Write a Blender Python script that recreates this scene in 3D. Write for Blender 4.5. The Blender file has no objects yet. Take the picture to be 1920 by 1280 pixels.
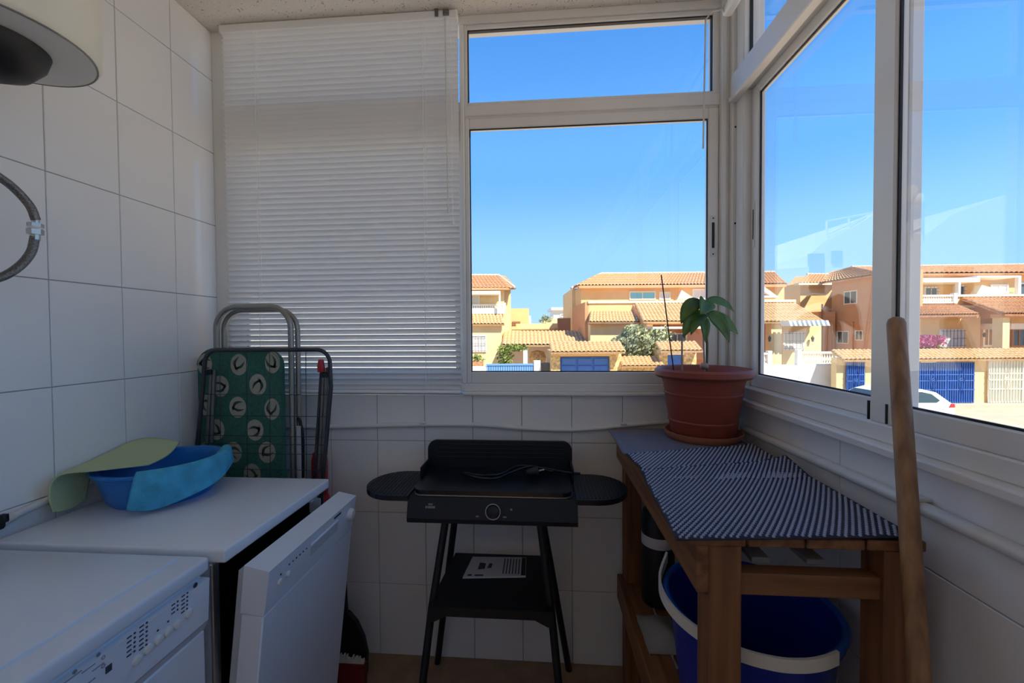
import bpy, bmesh, math, random
from mathutils import Vector, Matrix
random.seed(7)
PI = math.pi
S = bpy.context.scene
COL = S.collection

# ---------------------------------------------------------------- camera
F_PX, YAW, PITCH, ROLL = 769.36, .0747, .0223, -.0069
CAM = Vector((1.3689, -1.6461, 1.3446))
_f = Vector((-math.sin(YAW)*math.cos(PITCH), math.cos(YAW)*math.cos(PITCH), -math.sin(PITCH)))
_r = Vector((math.cos(YAW), math.sin(YAW), 0)); _u = _r.cross(_f)
_r2 = _r*math.cos(ROLL) + _u*math.sin(ROLL); _u2 = _r2.cross(_f)
cd = bpy.data.cameras.new('camera'); cam = bpy.data.objects.new('camera', cd); COL.objects.link(cam)
cd.sensor_fit = 'HORIZONTAL'; cd.sensor_width = 36; cd.lens = F_PX/1920*36; cd.clip_start = .02; cd.clip_end = 500
m = Matrix((_r2, _u2, -_f)).transposed().to_4x4(); m.translation = CAM
cam.matrix_world = m
S.camera = cam

# ---------------------------------------------------------------- sky, sun, exposure
W = bpy.data.worlds.new('sky'); S.world = W; W.use_nodes = True
nt = W.node_tree; nt.nodes.clear()
tc = nt.nodes.new('ShaderNodeTexCoord'); sx = nt.nodes.new('ShaderNodeSeparateXYZ')
rp = nt.nodes.new('ShaderNodeValToRGB'); bg = nt.nodes.new('ShaderNodeBackground'); wo = nt.nodes.new('ShaderNodeOutputWorld')
nt.links.new(tc.outputs['Generated'], sx.inputs[0]); nt.links.new(sx.outputs['Z'], rp.inputs[0])
nt.links.new(rp.outputs[0], bg.inputs[0]); nt.links.new(bg.outputs[0], wo.inputs[0])
rp.color_ramp.interpolation = 'EASE'
SKY = [(0, (.40, .68, 1.0)), (.16, (.30, .60, 1.0)), (.36, (.14, .42, .95)), (.6, (.065, .28, .76)), (1, (.04, .21, .64))]
while len(rp.color_ramp.elements) < len(SKY): rp.color_ramp.elements.new(.5)
for e, (p, c) in zip(rp.color_ramp.elements, SKY): e.position = p; e.color = (*c, 1)
bg.inputs[1].default_value = .68
SUN_A, SUN_E = math.radians(40), math.radians(48)          # azimuth from behind the camera towards its right, elevation
sl = bpy.data.lights.new('sun', 'SUN'); so = bpy.data.objects.new('sun', sl); COL.objects.link(so)
sl.energy = 4.6; sl.color = (1, .93, .80); sl.angle = .0095
so.rotation_euler = Vector((-math.sin(SUN_A)*math.cos(SUN_E), math.cos(SUN_A)*math.cos(SUN_E), -math.sin(SUN_E))).to_track_quat('-Z', 'Y').to_euler()
so.location = (8, -12, 14)
vs = S.view_settings; vs.view_transform = 'Standard'; vs.look = 'None'; vs.gamma = 1; vs.use_curve_mapping = False
vs.exposure = 1.0
S.cycles.max_bounces = 24; S.cycles.diffuse_bounces = 12; S.cycles.transparent_max_bounces = 24

# ---------------------------------------------------------------- materials
MATS = {}
def mat(name, col, rough=.5, metal=0, var=0, vscale=8, bump=0, bscale=60, spec=.5, stretch=None, col2=None, trans=0):
    if name in MATS: return MATS[name]
    M = bpy.data.materials.new(name); M.use_nodes = True; n = M.node_tree; b = n.nodes['Principled BSDF']
    b.inputs['Base Color'].default_value = (*col, 1); b.inputs['Roughness'].default_value = rough
    b.inputs['Metallic'].default_value = metal; b.inputs['Specular IOR Level'].default_value = spec
    if trans: b.inputs['Transmission Weight'].default_value = trans
    def coords(sc):
        t = n.nodes.new('ShaderNodeTexCoord'); mp = n.nodes.new('ShaderNodeMapping')
        n.links.new(t.outputs['Object'], mp.inputs[0])
        mp.inputs['Scale'].default_value = stretch or (1, 1, 1)
        return mp
    if var or col2:
        mp = coords(0); nz = n.nodes.new('ShaderNodeTexNoise'); nz.inputs['Scale'].default_value = vscale; nz.inputs['Detail'].default_value = 5
        cr = n.nodes.new('ShaderNodeValToRGB'); n.links.new(mp.outputs[0], nz.inputs[0]); n.links.new(nz.outputs[0], cr.inputs[0])
        a = [c*(1-var) for c in col] if not col2 else col2
        cr.color_ramp.elements[0].position = .32; cr.color_ramp.elements[1].position = .68
        cr.color_ramp.elements[0].color = (*a, 1); cr.color_ramp.elements[1].color = (*[min(1, c*(1+var*.5)) for c in col], 1)
        n.links.new(cr.outputs[0], b.inputs['Base Color'])
    if bump:
        mp = coords(0); nz = n.nodes.new('ShaderNodeTexNoise'); nz.inputs['Scale'].default_value = bscale; nz.inputs['Detail'].default_value = 4
        bp = n.nodes.new('ShaderNodeBump'); bp.inputs['Strength'].default_value = bump; bp.inputs['Distance'].default_value = .004
        n.links.new(mp.outputs[0], nz.inputs[0]); n.links.new(nz.outputs[0], bp.inputs['Height']); n.links.new(bp.outputs[0], b.inputs['Normal'])
    MATS[name] = M
    return M
def glass_mat(name, tint=(.97, .98, .98)):
    M = bpy.data.materials.new(name); M.use_nodes = True; n = M.node_tree; n.nodes.clear()
    o = n.nodes.new('ShaderNodeOutputMaterial'); mx = n.nodes.new('ShaderNodeMixShader'); fr = n.nodes.new('ShaderNodeFresnel')
    t = n.nodes.new('ShaderNodeBsdfTransparent'); g = n.nodes.new('ShaderNodeBsdfGlossy')
    ge = n.nodes.new('ShaderNodeNewGeometry'); mr = n.nodes.new('ShaderNodeMapRange')      # same reflectance entering and leaving the thin pane
    mr.inputs['To Min'].default_value = 1.5; mr.inputs['To Max'].default_value = 1/1.5
    n.links.new(ge.outputs['Backfacing'], mr.inputs['Value']); n.links.new(mr.outputs[0], fr.inputs[0]); t.inputs[0].default_value = (*tint, 1); g.inputs['Roughness'].default_value = 0
    n.links.new(fr.outputs[0], mx.inputs[0]); n.links.new(t.outputs[0], mx.inputs[1]); n.links.new(g.outputs[0], mx.inputs[2]); n.links.new(mx.outputs[0], o.inputs[0])
    MATS[name] = M
    return M
def speckle_mat(name, col, speck, scale, rough=.95):
    M = mat(name, col, rough, bump=.8, bscale=90); n = M.node_tree; b = n.nodes['Principled BSDF']
    t = n.nodes.new('ShaderNodeTexCoord'); v = n.nodes.new('ShaderNodeTexVoronoi'); v.inputs['Scale'].default_value = scale
    nz = n.nodes.new('ShaderNodeTexNoise'); nz.inputs['Scale'].default_value = scale*.35
    ad = n.nodes.new('ShaderNodeMath'); ad.operation = 'ADD'
    cr = n.nodes.new('ShaderNodeValToRGB'); n.links.new(t.outputs['Object'], v.inputs['Vector']); n.links.new(t.outputs['Object'], nz.inputs['Vector'])
    n.links.new(v.outputs['Distance'], ad.inputs[0]); n.links.new(nz.outputs[0], ad.inputs[1]); n.links.new(ad.outputs[0], cr.inputs[0])
    cr.color_ramp.elements[0].position = .60; cr.color_ramp.elements[0].color = (*speck, 1)
    cr.color_ramp.elements[1].position = .70; cr.color_ramp.elements[1].color = (*col, 1)
    n.links.new(cr.outputs[0], b.inputs['Base Color'])
    return M
def wood_mat(name, c1, c2, axis=2, scale=14, rough=.6):
    st = [scale*2.2]*3; st[axis] = scale*.12
    return mat(name, c1, rough, var=.1, vscale=1.6, col2=c2, stretch=tuple(st), bump=.15, bscale=2)

# ---------------------------------------------------------------- mesh helpers
class G:
    def __init__(s): s.v = []; s.f = []
    def add(s, vs_, fs_):
        k = len(s.v); s.v += [tuple(p) for p in vs_]; s.f += [tuple(i+k for i in f) for f in fs_]; return s
    def box(s, x0, x1, y0, y1, z0, z1, bev=0, seg=2, M=None):
        x0, x1 = min(x0, x1), max(x0, x1); y0, y1 = min(y0, y1), max(y0, y1); z0, z1 = min(z0, z1), max(z0, z1)
        V = [(x, y, z) for x in (x0, x1) for y in (y0, y1) for z in (z0, z1)]
        Fc = [(0, 1, 3, 2), (4, 6, 7, 5), (0, 4, 5, 1), (2, 3, 7, 6), (0, 2, 6, 4), (1, 5, 7, 3)]
        if bev:
            bm = bmesh.new(); q = [bm.verts.new(p) for p in V]
            for f in Fc: bm.faces.new([q[i] for i in f])
            bmesh.ops.bevel(bm, geom=bm.edges[:], offset=bev, segments=seg, affect='EDGES', profile=.5)
            bm.verts.index_update(); V = [v.co.copy() for v in bm.verts]; Fc = [[v.index for v in f.verts] for f in bm.faces]; bm.free()
        if M: V = [M @ Vector(p) for p in V]
        return s.add(V, Fc)
    def tube(s, path, r, n=8, closed=False, cap=True):
        P = [Vector(p) for p in path]; N = len(P); R = r if isinstance(r, (list, tuple)) else [r]*N
        V = []; ref = None
        for i in range(N):
            a = P[i-1] if (i or closed) else P[0]; b = P[(i+1) % N] if (i < N-1 or closed) else P[i]
            t = (b-a).normalized() if (b-a).length > 1e-9 else Vector((0, 0, 1))
            if ref is None: ref = Vector((0, 0, 1)) if abs(t.z) < .9 else Vector((1, 0, 0))
            x = (ref - t*ref.dot(t)).normalized(); y = t.cross(x); ref = x
            V += [P[i] + (x*math.cos(2*PI*k/n) + y*math.sin(2*PI*k/n))*R[i] for k in range(n)]
        Fc = []
        for i in range(N if closed else N-1):
            j = (i+1) % N
            Fc += [(i*n+k, i*n+(k+1) % n, j*n+(k+1) % n, j*n+k) for k in range(n)]
        if cap and not closed: Fc += [tuple(range(n-1, -1, -1)), tuple((N-1)*n+k for k in range(n))]
        return s.add(V, Fc)
    def lathe(s, prof, c=(0, 0, 0), n=32, sx=1, sy=1, M=None):
        V = []; Fc = []
        for r, z in prof: V += [(c[0]+r*sx*math.cos(2*PI*k/n), c[1]+r*sy*math.sin(2*PI*k/n), c[2]+z) for k in range(n)]
        for i in range(len(prof)-1): Fc += [(i*n+k, i*n+(k+1) % n, (i+1)*n+(k+1) % n, (i+1)*n+k) for k in range(n)]
        if prof[0][0] > 1e-6: Fc.append(tuple(range(n-1, -1, -1)))
        if prof[-1][0] > 1e-6: Fc.append(tuple((len(prof)-1)*n+k for k in range(n)))
        if M: V = [M @ Vector(p) for p in V]
        return s.add(V, Fc)
    def prism(s, poly, c0, c1, fn):
        n = len(poly); V = [fn(a, b, c0) for a, b in poly]+[fn(a, b, c1) for a, b in poly]
        Fc = [tuple(range(n-1, -1, -1)), tuple(range(n, 2*n))]+[(k, (k+1) % n, n+(k+1) % n, n+k) for k in range(n)]
        return s.add(V, Fc)
    def grid(s, fn, nu, nv):
        V = [fn(i/nu, j/nv) for j in range(nv+1) for i in range(nu+1)]
        return s.add(V, [(j*(nu+1)+i, j*(nu+1)+i+1, (j+1)*(nu+1)+i+1, (j+1)*(nu+1)+i) for j in range(nv) for i in range(nu)])
    def xf(s, M): s.v = [tuple(M @ Vector(p)) for p in s.v]; return s
def mesh(name, g, material, smooth=None):
    me = bpy.data.meshes.new(name); me.from_pydata(g.v, [], g.f); me.update()
    bm = bmesh.new(); bm.from_mesh(me); bmesh.ops.recalc_face_normals(bm, faces=bm.faces[:]); bm.to_mesh(me); bm.free()
    me.materials.append(MATS[material] if isinstance(material, str) else material)
    if smooth is not None:
        me.shade_smooth(); me.set_sharp_from_angle(angle=math.radians(smooth))
    return me
def obj(name, g, material, parent=None, smooth=None):
    me = g if isinstance(g, bpy.types.Mesh) else mesh(name, g, material, smooth)
    o = bpy.data.objects.new(name, me); COL.objects.link(o)
    if parent: o.parent = parent; o.matrix_parent_inverse = parent.matrix_world.inverted()
    return o
def tag(o, label, cat, group=None):
    o['label'] = label; o['category'] = cat
    if group: o['group'] = group
    return o
def thing(name, loc, label, cat, group=None):
    e = bpy.data.objects.new(name, None); COL.objects.link(e); e.location = loc; e.empty_display_size = .05
    e.matrix_world = Matrix.Translation(Vector(loc))
    return tag(e, label, cat, group)
def struct(o, label=None, cat=None):
    o['kind'] = 'structure'
    if label: o['label'] = label
    if cat: o['category'] = cat
    return o
def shared(name, me, loc, parent, sc=None, rot=None):
    o = bpy.data.objects.new(name, me); COL.objects.link(o)
    if parent: o.parent = parent; o.matrix_parent_inverse = parent.matrix_world.inverted()
    o.location = loc
    if sc: o.scale = sc
    if rot: o.rotation_euler = rot
    return o
def arc(c, r, a0, a1, n, pl):                      # pl(a,b)->3d offset
    return [Vector(c)+Vector(pl(r*math.cos(a0+(a1-a0)*i/n), r*math.sin(a0+(a1-a0)*i/n))) for i in range(n+1)]
def smooth_path(pts, k=6):                         # Catmull-Rom
    P = [Vector(p) for p in pts]; P = [P[0]*2-P[1]]+P+[P[-1]*2-P[-2]]; out = []
    for i in range(1, len(P)-2):
        for j in range(k):
            t = j/k; a, b, c, d = P[i-1:i+3]
            out.append(.5*((2*b)+(c-a)*t+(2*a-5*b+4*c-d)*t*t+(3*b-a-3*c+d)*t**3))
    return out+[P[-2]]
def rrect(w, h, r, n=5, cx=0, cy=0):               # rounded rectangle outline, centred
    out = []
    for sx_, sy_, a in ((1, 1, 0), (-1, 1, PI/2), (-1, -1, PI), (1, -1, 1.5*PI)):
        out += [(cx+sx_*(w/2-r)+r*math.cos(a+PI/2*i/n), cy+sy_*(h/2-r)+r*math.sin(a+PI/2*i/n)) for i in range(n+1)]
    return out
XY = lambda a, b, c: (a, b, c)
XZ = lambda a, b, c: (a, c, b)
YZ = lambda a, b, c: (c, a, b)

mat('tile', (.87, .875, .88), .10, spec=.55); mat('tile_shaded', (.84, .84, .83), .22)  # back-wall copy of the same tile, its backlit shade put into the colour
mat('grout', (.40, .40, .39), .9)
mat('plaster_white', (.78, .78, .76), .9, bump=.2)
speckle_mat('ceiling', (.78, .74, .68), (.34, .31, .26), 110)
mat('floor', (.34, .22, .135), .55, var=.22, vscale=14)
mat('alu', (.80, .79, .76), .32, var=.04, vscale=3); mat('alu2', (.70, .69, .66), .35)
mat('gasket', (.012, .013, .016), .5); mat('slot', (.01, .01, .01), .6)
glass_mat('glass')
mat('slat', (.86, .865, .86), .35); mat('cord', (.88, .87, .84), .7); mat('wand', (.70, .68, .62), .2)
mat('enamel', (.70, .76, .82), .28); mat('enamel_panel', (.68, .74, .80), .32); mat('enamel_grey', (.50, .54, .58), .35)
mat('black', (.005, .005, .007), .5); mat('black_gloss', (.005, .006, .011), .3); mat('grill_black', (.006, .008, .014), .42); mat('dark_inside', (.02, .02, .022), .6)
mat('chrome', (.55, .55, .54), .3, metal=1); mat('hose_braid', (.22, .21, .20), .42, metal=.7, var=.5, vscale=300)
mat('cream', (.78, .75, .62), .35); mat('heater_grey', (.66, .67, .65), .5)
mat('basin_blue', (.010, .17, .55), .32); mat('cloth_green', (.52, .62, .36), .95, bump=.6, bscale=220); mat('cloth_cyan', (.07, .43, .68), .95, bump=.7, bscale=200, var=.25, vscale=25)
mat('cloth_edge', (.25, .55, .68), .9)
mat('board_green', (.045, .16, .125), .9, var=.25, vscale=120); mat('print_cream', (.42, .41, .34), .9, var=.12, vscale=60); mat('print_leaf', (.05, .085, .06), .9)
mat('tube_grey', (.20, .20, .20), .35, metal=.6); mat('tube_dark', (.055, .055, .065), .35, metal=.4); mat('tube_alu', (.34, .33, .30), .38, metal=.7)
mat('red', (.42, .012, .018), .4); mat('red_dark', (.20, .008, .010), .5); mat('white_plastic', (.75, .75, .72), .4); mat('pipe_white', (.72, .72, .70), .35)
wood_mat('wood_x', (.28, .125, .048), (.15, .055, .02), 0); wood_mat('wood_y', (.28, .125, .048), (.15, .055, .02), 1); wood_mat('wood_z', (.27, .115, .042), (.14, .05, .018), 2)
wood_mat('stick', (.36, .20, .095), (.20, .10, .045), 2, 20)
mat('slat_grey', (.30, .29, .28), .7); mat('mat_grey', (.16, .15, .175), .7); mat('mat_pad', (.40, .41, .50), .5); mat('mat_base', (.020, .018, .035), .8)
mat('terracotta', (.30, .062, .034), .50, var=.08, vscale=6); mat('saucer', (.42, .15, .075), .5); mat('soil', (.035, .02, .014), 1, var=.4, vscale=60)
mat('leaf', (.085, .17, .028), .42, var=.3, vscale=18); mat('stem', (.10, .085, .04), .6); mat('stake_dark', (.02, .012, .012), .6); mat('stake_pale', (.38, .27, .22), .6)
mat('bucket', (.010, .030, .34), .35); mat('bucket_rim', (.012, .11, .52), .35); mat('handle_white', (.72, .70, .62), .5)
mat('paper', (.62, .60, .62), .8); mat('ink', (.05, .05, .07), .8); mat('ink_grey', (.28, .28, .30), .8)

# ================================================================ the room
X0, X1, YB, YR, ZC = 0.0, 2.08, 0.0, -4.2, 2.6  # unseen rear of the room lengthened so sunlight enters behind the camera
FLOOR = struct(obj('floor', G().box(-.15, 2.25, -4.35, .12, -.16, 0), 'floor'), 'mottled beige floor of the glazed utility room', 'floor')
struct(obj('ceiling', G().box(-.15, 2.16, -4.35, .07, ZC, ZC+.2), 'ceiling'), 'rough speckled plaster ceiling over the blind', 'ceiling')
TJ = .0013                                         # half of the joint between tiles
_tiles = {}
def tile_mesh(w, h, ax, m_):
    key = (round(w, 3), round(h, 3), ax, m_)
    if key not in _tiles:
        g = G(); t, b = .006, .0012
        x0, x1, y0, y1 = TJ, w-TJ, TJ, h-TJ
        V = [(x0, y0, 0), (x1, y0, 0), (x1, y1, 0), (x0, y1, 0), (x0, y0, t-b), (x1, y0, t-b), (x1, y1, t-b), (x0, y1, t-b),
             (x0+b, y0+b, t), (x1-b, y0+b, t), (x1-b, y1-b, t), (x0+b, y1-b, t)]
        Fc = [(8, 9, 10, 11)]+[(k, (k+1) % 4, 4+(k+1) % 4, 4+k) for k in range(4)]+[(4+k, 4+(k+1) % 4, 8+(k+1) % 4, 8+k) for k in range(4)]
        fn = {'left': lambda p: (p[2], -p[0], p[1]), 'back': lambda p: (p[0], -p[2], p[1]), 'right': lambda p: (-p[2], -p[0], p[1])}[ax]
        g.add([fn(p) for p in V], Fc); _tiles[key] = mesh('tile', g, m_)
    return _tiles[key]
def tile_wall(wall, ax, us, zs, m_='tile'):
    for a, b in zip(us, us[1:]):
        for c, d in zip(zs, zs[1:]):
            if b-a < .02 or d-c < .02: continue
            me = tile_mesh(b-a, d-c, ax, m_)
            loc = {'left': (-.006, -a, c), 'back': (a, .006, c), 'right': (2.086, -a, c)}[ax]
            shared('tile', me, loc, wall)
wl = struct(obj('wall_left', G().box(-.15, -.006, -4.35, .12, 0, ZC), 'grout'), 'left wall of large white glossy tiles', 'wall')
tile_wall(wl, 'left', [.2*k for k in range(22)], [.3*k for k in range(9)]+[2.6])
wb = struct(obj('wall_back', G().box(-.006, 2.23, .006, .12, 0, 1.09), 'grout'), 'low tiled wall below the blind and back window', 'wall')
tile_wall(wb, 'back', [0, .083]+[.283+.2*k for k in range(9)]+[2.08], [0, .3, .6, .9, 1.092], 'tile_shaded')
wr = struct(obj('wall_right', G().box(2.086, 2.23, -4.35, .006, 0, 1.09), 'grout'), 'low tiled wall below the right window', 'wall')
tile_wall(wr, 'right', [0, .01]+[.21+.2*k for k in range(20)]+[4.2], [0, .3, .6, .9, 1.092])
g = G().box(-.15, 2.23, -4.35, -4.2, 0, ZC)
struct(obj('wall_rear', g, 'plaster_white'), 'plain white wall at the end of the room', 'wall')

def bar(o, name, x0, x1, y0, y1, z0, z1, m_='alu', bev=.003): return obj(name, G().box(x0, x1, y0, y1, z0, z1, bev, 1), m_, o)
def frame_ring(a0, a1, b0, b1, w, c0, c1, fn):
    g = G()
    for (p, q, r, s) in ((a0, a1, b0, b0+w), (a0, a1, b1-w, b1), (a0, a0+w, b0+w, b1-w), (a1-w, a1, b0+w, b1-w)):
        g.prism([(p, r), (q, r), (q, s), (p, s)], c0, c1, fn)
    return g
# ---- back window
w1 = thing('window_1', (1.05, .02, 1.1), 'white aluminium back window with a fixed light over a sliding sash', 'window'); struct(w1)
bar(w1, 'jamb', 0, .066, -.012, .07, 1.098, 2.6)
bar(w1, 'head', .066, 2.05, -.012, .07, 2.567, 2.6)
bar(w1, 'sill_rail', .066, 2.045, -.008, .07, 1.106, 1.138)
bar(w1, 'mullion', 1.044, 1.062, -.014, .07, 1.138, 2.567)
bar(w1, 'transom', 1.062, 2.05, -.010, .07, 2.206, 2.250); bar(w1, 'transom_groove', 1.062, 2.05, -.004, .05, 2.198, 2.207, 'alu2', .001)
bar(w1, 'transom', .066, 1.044, .0, .07, 2.13, 2.27)
bar(w1, 'upper_frame', 1.062, 1.074, -.004, .05, 2.25, 2.567, 'alu', .002); bar(w1, 'upper_frame', 2.024, 2.05, -.006, .05, 2.25, 2.567, 'alu', .002)
bar(w1, 'upper_frame', 1.074, 2.024, -.004, .05, 2.25, 2.262, 'alu', .002); bar(w1, 'upper_frame', 1.074, 2.024, -.004, .05, 2.552, 2.567, 'alu', .002)
obj('gasket', frame_ring(1.074, 2.024, 2.262, 2.552, .004, .006, .02, XZ), 'gasket', w1)
obj('pane', G().box(1.076, 2.022, .012, .016, 2.264, 2.55), 'glass', w1)
def sash_y(x0, x1, z0, z1, y0, y1, st, rb, rt, lab):
    s = obj('sash', G().box(x0, x0+st[0], y0, y1, z0, z1, .003, 1), 'alu', w1); s['label'] = lab
    for a in ((x1-st[1], x1, y0, y1, z0, z1), (x0+st[0], x1-st[1], y0, y1, z0, z0+rb), (x0+st[0], x1-st[1], y0, y1, z1-rt, z1)):
        obj('stile' if a[4] == z0 and a[5] == z1 else 'rail', G().box(*a, .003, 1), 'alu', s)
    obj('gasket', frame_ring(x0+st[0], x1-st[1], z0+rb, z1-rt, .004, y0+.006, y0+.011, XZ), 'gasket', s)
    obj('pane', G().box(x0+st[0]+.001, x1-st[1]-.001, (y0+y1)/2, (y0+y1)/2+.004, z0+rb+.001, z1-rt-.001), 'glass', s)
    return s
s2 = sash_y(1.062, 2.045, 1.138, 2.198, -.006, .026, (.018, .039), .047, .040, 'sliding sash with a recessed black pull')
obj('pull_plate', G().box(2.012, 2.034, -.008, -.005, 1.63, 1.787, .001, 1), 'alu2', s2)
obj('pull_slot', G().prism(rrect(.010, .098, .002, 3, 2.024, 1.712), -.0086, -.007, XZ), 'slot', s2)
obj('screw', G().lathe([(.003, 0), (.003, .001)], n=8, M=Matrix.Translation((2.024, -.008, 1.777)) @ Matrix.Rotation(PI/2, 4, 'X')), 'slot', s2)
obj('screw', G().lathe([(.003, 0), (.003, .001)], n=8, M=Matrix.Translation((2.024, -.008, 1.640)) @ Matrix.Rotation(PI/2, 4, 'X')), 'slot', s2)
obj('stay_block', G().box(1.080, 1.085, -.004, .004, 2.125, 2.157, .001, 1), 'gasket', s2)
sash_y(.066, 1.044, 1.138, 2.13, .03, .06, (.03, .03), .05, .03, 'sash behind the closed venetian blind')
obj('pane', G().box(.066, 1.044, .04, .044, 2.27, 2.567), 'glass', w1)
# corner post between the two windows
cp = struct(obj('trim_1', G().box(2.046, 2.064, -.03, .07, 1.10, 2.6, .002, 1).box(2.064, 2.075, -.024, .07, 1.10, 2.6, .002, 1).box(2.075, 2.16, -.05, .07, 1.10, 2.6, .003, 1), 'alu'), 'white aluminium corner post between the two windows', 'corner post')
obj('bolt_head', G().lathe([(.004, 0), (.003, .002)], n=10, M=Matrix.Translation((2.086, -.05, 1.745)) @ Matrix.Rotation(PI/2, 4, 'X')), 'slot', cp)
obj('bolt_head', G().lathe([(.004, 0), (.003, .002)], n=10, M=Matrix.Translation((2.086, -.05, 2.10)) @ Matrix.Rotation(PI/2, 4, 'X')), 'slot', cp)
struct(obj('trim_2', G().box(1.046, 2.08, -.022, .02, 1.092, 1.106, .004, 2), 'alu'), 'thin pale ledge under the back window', 'ledge')
struct(obj('trim_3', G().box(2.052, 2.10, -4.2, -.02, 1.088, 1.108, .004, 2), 'alu'), 'long white ledge under the right window', 'ledge')
# ---- right window
w2 = thing('window_2', (2.1, -.9, 1.1), 'white aluminium right window with sliding sashes under fixed lights', 'window'); struct(w2)
bar(w2, 'jamb', 2.088, 2.16, -.105, -.05, 1.108, 2.6)
bar(w2, 'sill_rail', 2.078, 2.16, -4.2, -.105, 1.108, 1.146)
bar(w2, 'head', 2.08, 2.16, -4.2, -.105, 2.56, 2.6)
bar(w2, 'transom', 2.068, 2.16, -4.2, -.05, 2.205, 2.285); bar(w2, 'transom_lip', 2.060, 2.09, -4.2, -.05, 2.188, 2.207)
bar(w2, 'upper_bead', 2.10, 2.14, -4.2, -.105, 2.285, 2.303, 'alu', .002)
bar(w2, 'mullion', 2.085, 2.16, -1.52, -1.45, 1.146, 2.6)
for a, b in ((-.105, -.775), (-.83, -1.45), (-1.52, -4.2)):
    obj('pane', G().box(2.118, 2.122, b, a, 2.303, 2.56), 'glass', w2)
obj('gasket', frame_ring(-.775, -.105, 2.303, 2.56, .004, 2.108, 2.118, YZ), 'gasket', w2)
bar(w2, 'upper_mullion', 2.09, 2.15, -.83, -.775, 2.285, 2.56)
def sash_x(y0, y1, z0, z1, x0, x1, st, rb, rt, lab):   # y0 < y1
    s = obj('sash', G().box(x0, x1, y1-st[1], y1, z0, z1, .003, 1), 'alu', w2); s['label'] = lab
    obj('stile', G().box(x0, x1, y0, y0+st[0], z0, z1, .003, 1), 'alu', s)
    obj('rail', G().box(x0, x1, y0+st[0], y1-st[1], z0, z0+rb, .003, 1), 'alu', s)
    obj('rail', G().box(x0, x1, y0+st[0], y1-st[1], z1-rt, z1, .003, 1), 'alu', s)
    obj('gasket', frame_ring(y0+st[0], y1-st[1], z0+rb, z1-rt, .004, x0+.006, x0+.011, YZ), 'gasket', s)
    obj('pane', G().box((x0+x1)/2, (x0+x1)/2+.004, y0+st[0]+.001, y1-st[1]-.001, z0+rb+.001, z1-rt-.001), 'glass', s)
    return s
so_ = sash_x(-.745, -.105, 1.146, 2.205, 2.116, 2.142, (.052, .046), .045, .036, 'outer sliding sash of the right window, nearest the corner post')
si_ = sash_x(-1.45, -.695, 1.146, 2.205, 2.082, 2.108, (.055, .056), .044, .036, 'inner sliding sash of the right window, behind the wooden pole')
for y in (-.6935, -.741): obj('sash_stop', G().box(2.0795, 2.083, y-.002, y+.002, 1.149, 1.190), 'slot', si_)
obj('pull_plate', G().box(2.1135, 2.1165, -.134, -.118, 1.64, 1.80, .001, 1), 'alu2', so_)
obj('pull_slot', G().prism(rrect(.005, .105, .002, 3, -.126, 1.72), 2.1125, 2.114, YZ), 'slot', so_)
sash_x(-4.2, -1.52, 1.146, 2.205, 2.10, 2.13, (.05, .05), .044, .036, 'far sash of the right window')

# ---------------------------------------------------------------- venetian blind
vb = thing('venetian_blind', (.556, -.03, 1.1), 'pale grey venetian blind lowered over the left half of the back window', 'blind')
obj('headrail', G().box(.068, 1.045, -.052, -.014, 2.566, 2.596, .003, 1), 'slat', vb)
NS = 65; z0_, z1_ = 1.128, 2.556
sg = G(); wS, th = .025, math.radians(54.5)
prof = []
for k in range(5):
    t = k/4-.5; c = .0018*(1-4*t*t)                    # crowned slat; room-side edge up
    a, b = t*wS, c
    prof.append((-(a*math.cos(th)-b*math.sin(th)), a*math.sin(th)+b*math.cos(th)))
nv = []
for x in (.070, 1.043): nv += [(x, y, z) for y, z in prof]
sg.add(nv, [(k, k+1, 6+k, 5+k) for k in range(4)])
# solid slat: give it a hair of thickness
nv2 = [(x, y+.0004*math.sin(th)+.0003, z+.0004) for x, y, z in nv]; sg.add(nv2, [(k, 5+k, 6+k, k+1) for k in range(4)])
sme = bpy.data.meshes.new('slat'); sme.from_pydata(sg.v, [], sg.f); sme.materials.append(MATS['slat']); sme.shade_smooth()
for i in range(NS): shared('slat', sme, (0, -.033, z0_+(z1_-z0_)*i/(NS-1)), vb)
obj('bottom_rail', G().box(.070, 1.043, -.044, -.022, 1.102, 1.114, .003, 1), 'slat', vb)
for x in (.212, .904):
    obj('ladder_cord', G().tube([(x, -.0425, 1.11), (x, -.0425, 2.57)], .0011, 6).tube([(x+.012, -.0425, 1.11), (x+.012, -.0425, 2.57)], .0006, 5), 'cord', vb)
obj('tilt_wand', G().tube([(1.0, -.06, 2.56), (1.003, -.062, 2.20), (1.005, -.062, 1.81)], .0028, 6), 'wand', vb)
obj('pull_cord', G().tube([(1.02, -.055, 2.56), (1.022, -.056, 1.79)], .001, 5).lathe([(.001, .03), (.005, .01), (.006, 0)], (1.022, -.056, 1.765), 8), 'cord', vb)
obj('bracket', G().box(.958, .972, -.056, -.05, 2.57, 2.60, .001, 1).box(.99, 1.014, -.058, -.05, 2.572, 2.594, .001, 1), 'hose_braid', vb)
# raised blind of the right window: head rail with its wand
rb = thing('raised_blind', (2.03, -.6, 2.55), 'white head rail of the raised blind over the right window with a thin hanging wand', 'blind')
obj('headrail', G().prism(rrect(.034, .034, .010, 4, 2.040, 2.495), -3.8, -.085, lambda a, b, c: (a, c, b)), 'slat', rb)
obj('tilt_wand', G().tube([(2.022, -.10, 2.495), (1.99, -.08, 2.505), (1.973, -.06, 2.49), (1.966, -.06, 2.02)], .0032, 7), 'wand', rb)
obj('wand_hook', G().tube([(2.024, -.10, 2.508), (2.016, -.10, 2.496), (2.022, -.10, 2.484)], .002, 6), 'chrome', rb)

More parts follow.
